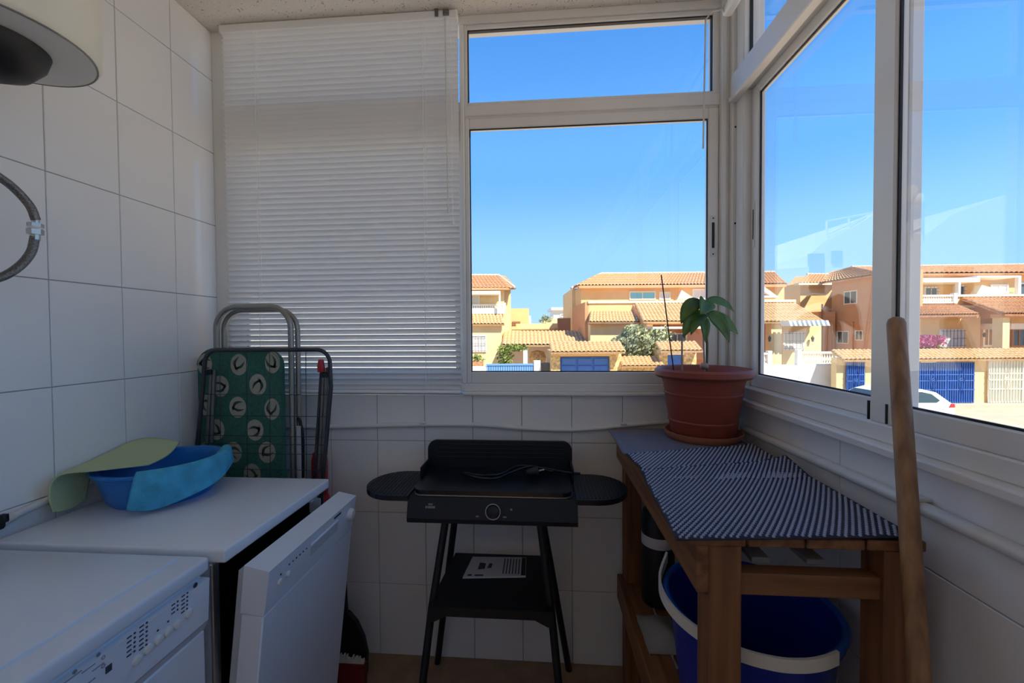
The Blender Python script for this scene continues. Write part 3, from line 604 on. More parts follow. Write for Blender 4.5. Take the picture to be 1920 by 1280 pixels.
mat_sheet('non_slip_mat', [(1.600, -.920), (2.020, -.885), (2.035, -.47), (1.618, -.575)], lambda u, v: .012-.008*min(1, (1-v)*4)+.10*max(0, u-.80)*max(0, v-.72)*2.2, 'mat_pad', 'ribbed non-slip grey mat over the near end of the bench, edge towards the wooden pole', True)

# ---- bucket under the bench
bk = thing('bucket', (1.868, -.66, .42), 'large dark blue bucket with a white carrying strap on the shelf under the bench', 'bucket')
BK = Vector((1.848, -.655, .42))
obj('pail', G().lathe([(0, .006), (.135, .006), (.165, .255), (.175, .29), (.182, .292), (.184, .27), (.172, .25), (.142, 0), (0, 0)], BK, 48, 1.0, .98), 'bucket', bk, 40)
obj('rim', G().tube([BK+Vector((.182*math.cos(a), .178*math.sin(a), .286+.004*math.cos(2*a+1))) for a in [2*PI*k/48 for k in range(48)]], .008, 8, True), 'bucket_rim', bk, 60)
hb = []
aa = [math.radians(t) for t in (140, 160, 180, 200, 220, 240, 258, 272, 284, 294)]
for k, a in enumerate(aa): hb.append(BK+Vector((.196*math.cos(a), .194*math.sin(a), .300-.010*math.sin(PI*k/9)+(.02 if k == 0 else 0))))
hv = smooth_path(hb, 5); g = G(); V = []
for i, p in enumerate(hv):
    d = (p-BK); d.z = 0; d.normalize()
    V += [p+d*.003+Vector((0, 0, .013)), p-d*.003+Vector((0, 0, .013)), p-d*.003-Vector((0, 0, .013)), p+d*.003-Vector((0, 0, .013))]
n_ = len(hv)
g.add(V, [(4*i+k, 4*i+(k+1) % 4, 4*(i+1)+(k+1) % 4, 4*(i+1)+k) for i in range(n_-1) for k in range(4)]+[(0, 1, 2, 3), (4*n_-1, 4*n_-2, 4*n_-3, 4*n_-4)])
obj('carrying_strap', g, 'handle_white', bk, 40)
# things on the shelf behind the bucket
bt = thing('black_can', (1.76, -.22, .42), 'black can with a pale label band, on the shelf behind the blue bucket', 'can')
obj('can', G().lathe([(0, 0), (.052, 0), (.054, .004), (.054, .30), (.050, .31), (.045, .312), (0, .312)], (1.76, -.22, .42), 28), 'black', bt, 40)
obj('label_band', G().lathe([(.0545, .20), (.0552, .201), (.0552, .235), (.0545, .236)], (1.76, -.22, .42), 28), 'paper', bt, 40)
net = [[(1.668+.036*i+random.uniform(-.004, .004), -.465+.04*j, .4215+(0 if i in (0, 3) or j in (0, 4) else random.uniform(.03, .07))) for i in range(4)] for j in range(5)]
tag(net_cloth('plastic_bag', net, 'slat_grey', '', .002), 'crumpled grey plastic bag lying on the bench shelf between the can and the bucket', 'bag')

# ---- pot with the avocado plant
PC = Vector((1.918, -.190, TZ+.004))
pt = thing('potted_plant', PC, 'young avocado plant with stakes in a terracotta plastic pot in the window corner', 'potted plant')
pot = obj('pot', G().lathe([(0, .016), (.100, .016), (.104, .022), (.128, .185), (.134, .205), (.150, .208), (.157, .216), (.157, .232), (.150, .239), (.140, .236), (.132, .225), (.126, .212)], PC, 48), 'terracotta', pt, 40)
obj('band', G().lathe([(.1115, .058), (.1125, .060), (.113, .064), (.1118, .066)], PC, 48), 'terracotta', pot, 40)
obj('band', G().lathe([(.124, .150), (.1262, .152), (.1266, .156), (.1250, .158)], PC, 48), 'terracotta', pot, 40)
obj('saucer', G().lathe([(0, .003), (.106, .003), (.110, .008), (.122, .024), (.126, .024), (.124, .012), (.114, 0), (0, 0)], PC, 48), 'saucer', pt, 40)
obj('soil', G().lathe([(0, .222), (.06, .220), (.12, .214), (.128, .205)], PC, 28), 'soil', pt, 60)
zs_ = PC.z+.215
obj('stem', G().tube(smooth_path([(1.933, -.185, zs_), (1.934, -.185, 1.30), (1.928, -.18, 1.39), (1.927, -.18, 1.447)], 5), [.0050]*11+[.0045]*5 if False else .0045, 8), 'stem', pt, 60)
obj('stake', G().tube([(1.824, -.185, zs_), (1.781, -.18, 1.541)], .0022, 6), 'stake_dark', pt); obj('stake', G().tube([(1.849, -.19, zs_), (1.850, -.185, 1.33)], .0032, 6), 'stake_pale', pt); obj('stake', G().tube([(1.922, -.20, zs_), (1.919, -.185, 1.39)], .0030, 6), 'stake_pale', pt)
obj('seed', G().lathe([(0, -.012), (.012, -.008), (.015, 0), (.010, .010), (0, .014)], (1.921, -.195, zs_+.03), 14), 'stake_pale', pt, 60)
def leaf(base, mid, tip, w, roll=0, face=0):
    b, m_, t = Vector(base), Vector(mid), Vector(tip); g = G(); N = 10; V = []
    for i in range(N+1):
        u = i/N; p = b*(1-u)**2+m_*2*u*(1-u)+t*u*u; d = ((m_-b)*(1-u)+(t-m_)*u).normalized()
        side = d.cross(Vector((math.sin(roll)*(1-face), -.4-.6*face, math.cos(roll)*(1-.65*face)))).normalized(); nrm = side.cross(d).normalized()
        ww = w*1.18*(math.sin(PI*u**.8)**.85)+.0008
        V += [p-side*ww+nrm*ww*.25, p-side*ww*.5+nrm*ww*.08, p, p+side*ww*.5+nrm*ww*.08, p+side*ww+nrm*ww*.25]
    g.add(V, [(5*i+k, 5*i+k+1, 5*i+k+6, 5*i+k+5) for i in range(N) for k in range(4)])
    o = obj('leaf', g, 'leaf', pt, 180); s = o.modifiers.new('thick', 'SOLIDIFY'); s.thickness = .0012
    return o
top = (1.928, -.18, 1.445)
leaf((1.926, -.18, 1.43), (1.87, -.19, 1.46), (1.842, -.20, 1.370), .022, -.3, .7)
leaf((1.928, -.18, 1.452), (1.935, -.20, 1.445), (1.895, -.23, 1.400), .026, .6)
leaf((1.930, -.18, 1.448), (1.985, -.17, 1.462), (2.030, -.17, 1.412), .013, .2, .8)
leaf((1.928, -.18, 1.405), (1.875, -.20, 1.40), (1.845, -.215, 1.325), .023, -.5, .8)
leaf((1.928, -.18, 1.400), (1.90, -.21, 1.395), (1.862, -.235, 1.332), .020, -.4)
leaf((1.927, -.18, 1.395), (1.917, -.21, 1.37), (1.917, -.22, 1.305), .013, .1, 1)
leaf((1.934, -.18, 1.402), (1.975, -.185, 1.40), (2.002, -.20, 1.305), .021, .4, 1)
leaf((1.934, -.18, 1.400), (1.995, -.17, 1.392), (2.046, -.165, 1.333), .019, .3, 1)
obj('twig', G().tube(smooth_path([(1.926, -.18, 1.44), (1.905, -.18, 1.455), (1.885, -.18, 1.447), (1.878, -.18, 1.43)], 4), .0015, 5), 'stem', pt)

# ---- wooden pole leaning on the right window
pole = thing('wooden_pole', (1.83, -1.19, 0), 'bare wooden broom pole leaning against the right window in front of the bench', 'pole')
a_, b_ = Vector((1.840, -1.185, 0.0)), Vector((2.049, -.800, 1.368)); dpl = (b_-a_).normalized()
obj('shaft', G().tube([a_, b_-dpl*.012, b_-dpl*.004, b_], [.0150, .0145, .012, .006], 16), 'stick', pole, 40)
obj('end_cap', G().tube([a_, a_+dpl*.03], .018, 16), 'black', pole, 40)

# ================================================================ outdoors: street, garden walls and houses
mat('street', (.60, .47, .33), .95, var=.12, vscale=1.2); mat('pavement', (.55, .46, .35), .95, var=.1, vscale=3)
mat('ochre', (.80, .53, .24), .95, var=.05, vscale=1.5); mat('ochre_pale', (.84, .64, .33), .95, var=.05, vscale=2); mat('ochre_shaded', (.66, .33, .15), .95, var=.06, vscale=1.5)  # orange tone is ochre with the shade of side walls put in
mat('trim_cream', (.86, .76, .54), .9); mat('white_wall', (.86, .84, .76), .9, var=.03, vscale=2); mat('roof', (.58, .29, .13), .9, var=.32, vscale=9); mat('roof_pale', (.66, .43, .21), .9, var=.28, vscale=10)
mat('ridge', (.82, .72, .58), .9, var=.35, vscale=14, col2=(.5, .34, .22)); mat('eave', (.66, .33, .16), .9)
mat('stone', (.74, .52, .24), .95, var=.45, vscale=7, col2=(.42, .26, .10)); mat('blue', (.045, .15, .48), .5, var=.1, vscale=3); mat('blue_pale', (.14, .32, .66), .5); mat('gate_white', (.80, .78, .66), .5)
mat('win_dark', (.10, .12, .13), .15); mat('win_teal', (.22, .55, .62), .3); mat('curtain', (.74, .72, .66), .8); mat('frame_white', (.85, .83, .78), .5); mat('iron', (.10, .09, .09), .6)
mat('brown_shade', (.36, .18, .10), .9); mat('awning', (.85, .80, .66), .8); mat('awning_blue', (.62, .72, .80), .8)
mat('olive', (.36, .38, .20), .8, var=.4, vscale=6); mat('green_leaf', (.24, .30, .06), .8, var=.4, vscale=8); mat('pink', (.58, .10, .26), .8, var=.4, vscale=8); mat('bark', (.14, .09, .05), .9)
mat('car_white', (.82, .83, .84), .18); mat('car_glass', (.05, .075, .08), .08); mat('tyre', (.02, .02, .02), .9); mat('tail_red', (.45, .03, .03), .3); mat('grey_bin', (.12, .12, .12), .7); mat('steel', (.5, .5, .5), .4, metal=1)
ST = -2.55                                           # street level, below the raised room
EX, EY = Vector((math.cos(YAW), math.sin(YAW), 0)), Vector((-math.sin(YAW), math.cos(YAW), 0))
def E3(x, d, z): p = Vector((CAM.x, CAM.y, 0))+EX*x+EY*d; return Vector((p.x, p.y, z))
def ex(u, d): return (u-960)/F_PX*d                 # metres to the right of the line of sight at distance d
def ez(v, d, u=1200): return CAM.z-(v-622.8+.0069*(u-960))/F_PX*d
def eb(u0, u1, v0, v1, d0, d1, bottom=None):         # a block: face at distance d0, running back to d1
    um = (u0+u1)/2; x0, x1 = ex(u0, d0), ex(u1, d0); z1, z0 = ez(v0, d0, um), ez(v1, d0, um) if bottom is None else bottom
    g = G(); V = [E3(x, d, z) for x in (x0, x1) for d in (d0, d1) for z in (z0, z1)]
    return g.add(V, [(0, 1, 3, 2), (4, 6, 7, 5), (0, 4, 5, 1), (2, 3, 7, 6), (0, 2, 6, 4), (1, 5, 7, 3)])
def tiled_roof(A, B, C_, D, n, h=.09):               # A,B eave from left to right; D,C ridge; barrel tiles run up the slope
    A, B, C_, D = map(Vector, (A, B, C_, D)); nr = (B-A).cross(D-A)
    nr = nr.normalized() if nr.length > 1e-6 else Vector((0, 0, 1))
    if nr.z < 0: nr = -nr
    g = G(); V = []; K = 4; R = 5
    for j in range(R+1):
        for half in (0, 1):
            if j in (0,) and half == 0: continue
            if j == R and half: continue
            v = j/R; lift = .03 if half else 0
            for i in range(K*n+1):
                u = i/(K*n); e = (A*(1-u)+B*u)*(1-v)+(D*(1-u)+C_*u)*v
                V.append(e+nr*(h*(abs(math.sin(PI*(i/K))))+lift))
    rows = len(V)//(K*n+1); w = K*n+1
    g.add(V, [(j*w+i, j*w+i+1, (j+1)*w+i+1, (j+1)*w+i) for j in range(rows-1) for i in range(K*n)])
    lo = [p-nr*.10 for p in (A, B, C_, D)]; hi = [p-nr*.005 for p in (A, B, C_, D)]
    g.add(lo+hi, [(3, 2, 1, 0), (0, 1, 5, 4), (1, 2, 6, 5), (2, 3, 7, 6), (3, 0, 4, 7), (4, 5, 6, 7)])
    return g
def rp_(u, v, d): return E3(ex(u, d), d, ez(v, d, u))
def ridge_row(P, Q, n, r=.10):
    P, Q = Vector(P), Vector(Q); g = G()
    for k in range(n):
        a, b = P.lerp(Q, k/n), P.lerp(Q, (k+.96)/n); g.tube([a, b], [r, r*.8], 7)
    return g
def ewin(par, u0, u1, v0, v1, d, pane='win_dark', bars=0, fw=.09, frame='frame_white', mull=1):
    um = (u0+u1)/2; x0, x1, z1, z0 = ex(u0, d), ex(u1, d), ez(v0, d, um), ez(v1, d, um)
    fn = lambda a, b, c: E3(a, c, b)
    w = obj('window', frame_ring(x0, x1, z0, z1, fw, d-.05, d+.08, fn), frame, par)
    obj('pane', G().prism([(x0+fw, z0+fw), (x1-fw, z0+fw), (x1-fw, z1-fw), (x0+fw, z1-fw)], d-.004, d+.02, fn), pane, w)
    if mull:
        xm = (x0+x1)/2; obj('glazing_bar', G().prism([(xm-.03, z0+fw), (xm+.03, z0+fw), (xm+.03, z1-fw), (xm-.03, z1-fw)], d-.03, d, fn), frame, w)
    if bars:
        g = G()
        for k in range(bars): x = x0+(x1-x0)*(k+.5)/bars; g.tube([E3(x, d-.12, z0), E3(x, d-.12, z1)], .012, 5)
        for z in (z0+.1, z1-.1, (z0+z1)/2): g.tube([E3(x0, d-.12, z), E3(x1, d-.12, z)], .012, 5)
        obj('window_grille', g, 'iron', w)['kind'] = 'stuff'
    return w
def balustrade(par, u0, u1, v0, v1, d, n):
    um = (u0+u1)/2; x0, x1, z1, z0 = ex(u0, d), ex(u1, d), ez(v0, d, um), ez(v1, d, um); fn = lambda a, b, c: E3(a, c, b)
    b = obj('balustrade', G().prism([(x0, z1-.10), (x1, z1-.10), (x1, z1), (x0, z1)], d-.1, d+.1, fn).prism([(x0, z0), (x1, z0), (x1, z0+.1), (x0, z0+.1)], d-.1, d+.1, fn), 'white_wall', par)
    g = G(); h = z1-z0-.2
    for k in range(n):
        x = x0+(x1-x0)*(k+.5)/n; p = E3(x, d, z0+.1)
        g.lathe([(.05, 0), (.035, h*.15), (.07, h*.35), (.03, h*.75), (.05, h)], p, 7)
    obj('balusters', g, 'white_wall', b)['kind'] = 'stuff'
    for x in (x0, x1): obj('newel', G().prism([(x-.11, z0), (x+.11, z0), (x+.11, z1+.1), (x-.11, z1+.1)], d-.13, d+.13, fn), 'white_wall', b)
    return b
def foliage(par, name, c, r, n, size, m_, seed=1):
    rd = random.Random(seed); g = G()
    for k in range(n):
        while True:
            p = Vector((rd.uniform(-1, 1), rd.uniform(-1, 1), rd.uniform(-1, 1)))
            if .25 < p.length < 1: break
        f = 1+.28*math.sin(5*p.x+seed)*math.cos(4*p.z+2*seed); q = Vector(c)+EX*p.x*r[0]*f+EY*p.y*r[1]*f+Vector((0, 0, p.z*r[2]*f))
        a = Vector((rd.uniform(-1, 1), rd.uniform(-1, 1), rd.uniform(-.3, 1))).normalized(); b = a.orthogonal().normalized(); cc_ = a.cross(b); s = size*rd.uniform(.6, 1.4)
        g.add([q-b*s, q+cc_*s*.45+a*s*.1, q+b*s, q-cc_*s*.45+a*s*.1], [(0, 1, 2, 3)])
    o = obj(name, g, m_, par); o['kind'] = 'stuff'; return o

g = G().box(-60, 90, 6.0, 90, ST-.3, ST); g.box(2.4, 90, -60, 6.0, ST-.3, ST); g.box(-60, 2.4, -60, 6.0, ST-.3, ST)
struct(obj('ground', g, 'street'), 'sunlit tan street outside the windows', 'street')
g = G(); p = [E3(-40, 20.3, 0), E3(60, 20.3, 0), E3(60, 21.3, 0), E3(-40, 21.3, 0)]
g.prism([(q.x, q.y) for q in p], ST, ST+.12, XY)
struct(obj('pavement', g, 'pavement'), 'raised pavement along the garden walls across the street', 'pavement')
# own building: storey below, rooms beside and behind, storey above
g = G().box(-6, 2.30, -12, .14, ST, -.16).box(-6, 2.16, -12, .07, 2.8, 6.4).box(-6, -.15, -12, .14, -.16, 2.8).box(-6, 2.30, -12, -4.35, -.16, 2.8)
struct(obj('wall_outer', g, 'ochre'), 'own building around the glazed room', 'building')
_c = Vector((2.50, -3.35, 0))+Vector((.643, -.766, 0))*5.0; _a, _b = Vector((.766, .643, 0))*2.35, Vector((.643, -.766, 0))*4
SUN_BLOCK = [_c, _c+_b, _c+_a+_b, _c+_a]  # added unseen tower that keeps direct sun off the room in view
struct(obj('wall_sun_block', G().prism([(p.x, p.y) for p in SUN_BLOCK], ST, 12.6, XY), 'white_wall'), 'tall white block added out of view to keep the sun off the glazed room', 'building')

FNX = lambda a, b, c: E3(a, c, b)
# ---- house A: left of the gap
hA = thing('terraced_house', E3(-4, 32, ST), 'ochre house with a white balcony left of the gap, beside the lowered blind', 'house', 'terraced houses across the street')
obj('upper_wall', eb(640, 946, 538, 600, 31, 39, ez(640, 31)), 'ochre_pale', hA)
obj('side_wall', eb(944, 958, 535, 640, 33, 39, ST), 'ochre_pale', hA)
obj('lower_wall', eb(640, 941, 607, 700, 29, 31, ST), 'ochre_pale', hA)
obj('roof', tiled_roof(rp_(630, 541, 30.4), rp_(958, 541, 30.4), rp_(936, 517, 35), rp_(650, 517, 35), 46), 'roof', hA)
obj('roof', tiled_roof(rp_(958, 541, 30.4), rp_(968, 541, 39), rp_(948, 519, 37), rp_(936, 517, 35), 8), 'roof', hA)
obj('ridge_tiles', ridge_row(rp_(660, 516, 35), rp_(936, 516, 35), 30), 'ridge', hA); obj('ridge_tiles', ridge_row(rp_(936, 516, 35), rp_(966, 539, 32), 7), 'ridge', hA)
obj('eave', eb(640, 955, 540, 544, 30.4, 31), 'eave', hA)
obj('lower_roof', tiled_roof(rp_(630, 608, 28.6), rp_(946, 608, 28.6), rp_(941, 587, 30.6), rp_(640, 587, 30.6), 48), 'roof_pale', hA)
obj('lower_eave', eb(640, 944, 607, 611, 28.7, 29.2), 'eave', hA)
obj('terrace_wall', eb(640, 947, 579, 589, 30.2, 30.8), 'white_wall', hA); balustrade(hA, 700, 946, 571, 581, 30.4, 60)
obj('awning', eb(700, 938, 546, 552, 29.6, 30.9), 'awning', hA); obj('awning_post', eb(936, 939, 546, 575, 29.7, 29.85), 'frame_white', hA)
ewin(hA, 884, 912, 628, 660, 28.97, 'curtain', 5); ewin(hA, 800, 850, 628, 660, 28.97, 'win_dark', 6); ewin(hA, 830, 900, 553, 580, 30.97, 'curtain')
obj('rear_block', eb(955, 992, 578, 640, 40, 46, ST), 'ochre', hA); obj('chimney', eb(990, 996, 592, 640, 42, 43, ST), 'white_wall', hA)
vg = G()
for k in range(4):
    for j in range(2): vg.add(*(lambda b: (b.v, b.f))(eb(961+4*k, 964+4*k, 602+4*j, 605+4*j, 39.9, 40.1)))
obj('vent_blocks', vg, 'brown_shade', hA)
# ---- low roofs in the gap between the houses
gp = thing('low_annex', E3(3, 34, ST), 'low tiled annex roof in the gap between the two houses', 'annex')
obj('back_wall', eb(968, 1085, 606, 660, 37, 38, ST), 'ochre', gp)
obj('mid_wall', eb(975, 1090, 606, 624, 36, 36.5, ST), 'ochre_pale', gp)
obj('coping', ridge_row(rp_(960, 617, 35.8), rp_(1085, 617, 35.8), 22, .12), 'roof_pale', gp)
obj('shade_wall', eb(1046, 1090, 596, 640, 35, 35.4, ST), 'brown_shade', gp)  # side walls lying in shade, with that shade put into the brown
obj('annex_roof', tiled_roof(rp_(941, 647, 27.5), rp_(1105, 647, 27.5), rp_(1095, 621, 31.5), rp_(945, 621, 31.5), 22), 'roof_pale', gp)
obj('annex_wall', eb(944, 1100, 648, 700, 30.5, 31.5, ST), 'white_wall', gp)
obj('annex_post', eb(981, 989, 650, 700, 27.7, 28.0, ST), 'white_wall', gp)
obj('annex_arch', G().lathe([(0, 0), (.5, 0), (.6, .4), (.45, .8), (0, .9)], rp_(1008, 680, 29), 12), 'stone', gp)
far = thing('distant_house', E3(5, 60, ST), 'small pale distant house in the gap beside the middle house', 'house')
obj('walls', eb(1038, 1078, 580, 640, 60, 66, ST), 'white_wall', far); obj('lower_walls', eb(1020, 1062, 597, 640, 55, 58, ST), 'ochre_pale', far); obj('flat_roof', eb(1034, 1080, 576, 581, 59.5, 66.5), 'frame_white', far); ewin(far, 1050, 1060, 587, 594, 59.95, fw=.2, mull=0)
foliage(far, 'treetop', rp_(1024, 598, 54), (.9, .6, .5), 120, .2, 'olive', 21)
# ---- house B: middle
hB = thing('terraced_house', E3(11, 31, ST), 'ochre middle house with two stepped lower roofs behind the grey-green olive bush', 'house', 'terraced houses across the street')
obj('upper_wall', eb(1090, 1470, 535, 600, 31, 39, ST), 'ochre', hB)
obj('rear_wing', eb(1073, 1092, 541, 600, 34, 40, ST), 'ochre_pale', hB)
obj('roof', tiled_roof(rp_(1083, 536, 30.4), rp_(1476, 533, 30.4), rp_(1452, 511, 35), rp_(1128, 514, 35), 62), 'roof', hB)
obj('roof', tiled_roof(rp_(1070, 541, 39), rp_(1083, 536, 30.4), rp_(1128, 514, 35), rp_(1120, 516, 37), 10), 'roof', hB)
obj('ridge_tiles', ridge_row(rp_(1128, 513, 35), rp_(1452, 510, 35), 40), 'ridge', hB); obj('ridge_tiles', ridge_row(rp_(1072, 540, 34), rp_(1128, 513, 35), 12), 'ridge', hB)
obj('eave', eb(1086, 1474, 534, 539, 30.4, 31), 'eave', hB)
ewin(hB, 1180, 1229, 546, 562, 30.97, 'win_teal', 0, .08, 'trim_cream'); ewin(hB, 1236, 1257, 547, 562, 30.97, 'curtain', 0, .10, 'trim_cream'); ewin(hB, 1298, 1326, 541, 561, 30.97, 'curtain')
obj('sun_screen', G().prism([(ex(1268, 30.5), ez(562, 30.5)), (ex(1302, 30.5), ez(562, 30.5)), (ex(1276, 30.5), ez(545, 30.5))], 30.3, 30.6, FNX), 'awning', hB)
obj('sun_screen', G().prism([(ex(1405, 30.5), ez(560, 30.5)), (ex(1458, 30.5), ez(560, 30.5)), (ex(1452, 30.5), ez(556, 30.5)), (ex(1422, 30.5), ez(534, 30.5)), (ex(1410, 30.5), ez(534, 30.5)), (ex(1440, 30.5), ez(556, 30.5)), (ex(1405, 30.5), ez(556, 30.5))], 30.3, 30.6, FNX), 'white_wall', hB)
obj('terrace_wall', eb(1103, 1492, 566, 610, 28.5, 29.0), 'ochre', hB); obj('terrace_coping', eb(1103, 1492, 563, 567, 28.4, 29.1), 'trim_cream', hB); obj('terrace_floor', eb(1103, 1492, 590, 595, 28.6, 31), 'trim_cream', hB)
obj('side_return', eb(1097, 1104, 566, 680, 28.5, 34, ST), 'ochre_shaded', hB)
obj('lower_wall', eb(1107, 1200, 606, 690, 27.6, 29, ST), 'ochre_pale', hB)
obj('lower_roof', tiled_roof(rp_(1104, 604, 27.0), rp_(1200, 604, 27.0), rp_(1190, 583, 28.6), rp_(1107, 583, 28.6), 15), 'roof_pale', hB)
obj('lower_eave', eb(1105, 1200, 603, 608, 27.1, 27.7), 'eave', hB)
obj('porch_roof', tiled_roof(rp_(1206, 603, 25.6), rp_(1548, 604, 25.6), rp_(1490, 569, 28.5), rp_(1190, 569, 28.5), 48), 'roof_pale', hB)
obj('porch_gable', G().prism([(26.0, ez(604, 26)), (28.6, ez(569, 28.5)), (28.6, ez(606, 28))], ex(1197, 27.3), ex(1203, 27.3), lambda a, b, c: E3(c, a, b)), 'ochre_shaded', hB)
obj('porch_eave', eb(1206, 1546, 602, 607, 25.7, 26.2), 'eave', hB)
obj('porch_wall', eb(1200, 1470, 606, 690, 28.2, 28.6, ST), 'ochre_shaded', hB)
obj('porch_wall', eb(1468, 1540, 606, 690, 26.6, 28.6, ST), 'ochre_pale', hB)
for u0, u1 in ((1446, 1466), (1212, 1224), (1340, 1356)): obj('porch_pillar', eb(u0, u1, 606, 690, 25.9, 26.5, ST), 'ochre_pale', hB)
obj('awning', eb(1224, 1350, 612, 616, 24.6, 26.0), 'awning', hB)
ewin(hB, 1252, 1288, 624, 648, 28.15, 'win_dark', 4, .1); ewin(hB, 1468, 1508, 622, 656, 26.55, 'curtain', 6, .12)
aw = G()
for k in range(9):
    u = 1470+8.6*k; aw.prism([(ex(u, 25), ez(603, 25)), (ex(u+4.6, 25), ez(603, 25)), (ex(u+8.6, 25), ez(613, 25)), (ex(u+4.0, 25), ez(613, 25))], 24.6, 25.4, FNX)
obj('slatted_awning', aw, 'awning_blue', hB)['kind'] = 'stuff'
for u in (1443, 1524): obj('wall_lamp', G().lathe([(0, 0), (.06, .04), (.10, .28), (.05, .34), (0, .42)], rp_(u, 641, 25.7 if u < 1460 else 26.4), 8), 'iron', hB)
# ---- house C: recessed link, shade put into its orange tone
hC = thing('terraced_house', E3(21, 33, ST), 'ochre and shade-toned orange house part set back between the middle and the right house', 'house', 'terraced houses across the street')
obj('recess_wall', eb(1466, 1506, 540, 660, 38, 39, ST), 'ochre_shaded', hC); obj('front_wall', eb(1500, 1566, 531, 660, 34, 40, ST), 'ochre', hC)
obj('roof', tiled_roof(rp_(1470, 541, 37.5), rp_(1512, 533, 37.5), rp_(1520, 518, 42), rp_(1490, 520, 42), 8), 'roof', hC)
obj('roof', tiled_roof(rp_(1497, 532, 33.4), rp_(1570, 531, 33.4), rp_(1576, 515, 38), rp_(1512, 515, 38), 12), 'roof', hC)
obj('ridge_tiles', ridge_row(rp_(1512, 514, 38), rp_(1580, 514, 38), 10), 'ridge', hC); obj('eave', eb(1497, 1568, 530, 534, 33.4, 34), 'trim_cream', hC)
ewin(hC, 1470, 1488, 548, 562, 37.95, 'curtain', 0, .1, 'trim_cream', 0)
obj('link_wall', eb(1535, 1566, 584, 690, 31, 34, ST), 'ochre_shaded', hC); obj('downpipe', eb(1541, 1543, 570, 690, 30.9, 31.0, ST), 'brown_shade', hC)
# ---- house D: right
hD = thing('terraced_house', E3(29, 27, ST), 'large right house with an orange, shade-toned side wall, balcony and pink bougainvillea in front', 'house', 'terraced houses across the street')
xs_, dN, dF = 24.6, 25.0, 31.6
zt = 4.98
obj('side_wall', G().prism([(dN, ST), (dF, ST), (dF, zt), (dN, zt)], xs_, xs_+.4, lambda a, b, c: E3(c, a, b)), 'ochre_shaded', hD)
obj('upper_wall', eb(1716, 2160, 511, 600, 27.2, 34, ST), 'ochre', hD)
obj('roof', tiled_roof(E3(xs_-.5, 26.6, ez(513, 26.6, 1730)), E3(44, 26.6, ez(513, 26.6, 1800)), E3(43, 31, ez(497.5, 31, 1800)), E3(xs_+1, 31, ez(501, 31, 1700)), 62), 'roof', hD)
obj('roof', tiled_roof(E3(xs_-.5, 32, ez(530, 32, 1560)), E3(xs_-.5, 26.6, ez(513, 26.6, 1730)), E3(xs_+1, 31, ez(501, 31, 1700)), E3(xs_+1, 33, ez(503, 31, 1700)), 18), 'roof', hD)
obj('ridge_tiles', ridge_row(E3(xs_+1, 31, ez(500, 31, 1700)), E3(43, 31, ez(496.5, 31, 1800)), 46), 'ridge', hD)
obj('eave', eb(1716, 2100, 512, 517, 26.7, 27.2), 'eave', hD)
fnS = lambda a, b, c: E3(c, a, b)
def side_win(d0, d1, z0, z1):
    w = obj('window', frame_ring(d0, d1, z0, z1, .07, xs_-.04, xs_+.05, fnS), 'trim_cream', hD)
    obj('pane', G().prism([(d0+.07, z0+.07), (d1-.07, z0+.07), (d1-.07, z1-.07), (d0+.07, z1-.07)], xs_-.015, xs_+.03, fnS), 'win_dark', w)
    dm = (d0+d1)/2; obj('glazing_bar', G().prism([(dm-.03, z0), (dm+.03, z0), (dm+.03, z1), (dm-.03, z1)], xs_-.035, xs_+.01, fnS), 'trim_cream', w)
def sd(u): return F_PX*xs_/(u-960)
side_win(sd(1607), sd(1582), ez(570, sd(1595), 1595), ez(545, sd(1595), 1595)); side_win(sd(1592), sd(1570), ez(644, sd(1580), 1580), ez(620, sd(1580), 1580)); side_win(sd(1619), sd(1604), ez(638, sd(1610), 1610), ez(619, sd(1610), 1610))
obj('side_band', G().prism([(dN, ez(603, 25, 1700)), (dF, ez(603, 25, 1700)), (dF, ez(606, 25, 1700)), (dN, ez(606, 25, 1700))], xs_-.06, xs_+.02, fnS), 'eave', hD)
obj('downpipe', G().tube([E3(xs_-.06, sd(1600), ez(603, 29, 1600)), E3(xs_-.06, sd(1600), ST)], .05, 6), 'ochre_shaded', hD)
ewin(hD, 1731, 1757, 538, 556, 27.15, 'win_dark', 4, .1); ewin(hD, 1786, 1808, 535, 556, 27.15, 'win_dark', 3, .1); ewin(hD, 1855, 1888, 533, 548, 27.15, 'curtain'); ewin(hD, 1908, 1960, 530, 556, 27.15, 'win_dark')
obj('awning', eb(1700, 1836, 521, 529, 25.6, 27.1), 'awning', hD); obj('awning_post', eb(1796, 1800, 521, 560, 25.6, 25.8), 'frame_white', hD); obj('pergola_beam', eb(1830, 1912, 517, 520, 25.6, 27.0), 'frame_white', hD); obj('pergola_post', eb(1908, 1913, 517, 556, 25.6, 25.8), 'frame_white', hD)
obj('sun_screen', G().prism([(ex(1826, 26), ez(553, 26, 1830)), (ex(1900, 26), ez(550, 26, 1860)), (ex(1836, 26), ez(535, 26, 1836))], 25.9, 26.3, FNX), 'awning', hD)
balustrade(hD, 1690, 1787, 553, 569, 25.3, 22); obj('terrace_wall', eb(1788, 2100, 553, 574, 25.4, 25.7), 'ochre', hD); obj('terrace_coping', eb(1786, 2100, 551, 555, 25.3, 25.8), 'trim_cream', hD)
obj('terrace_floor', eb(1700, 2100, 571, 576, 25.2, 27.2), 'trim_cream', hD)
obj('lower_wall', eb(1728, 1838, 593, 700, 24.6, 27.2, ST), 'ochre', hD); obj('entrance_wall', eb(1815, 1880, 585, 700, 25.2, 27.2, ST), 'ochre_shaded', hD)
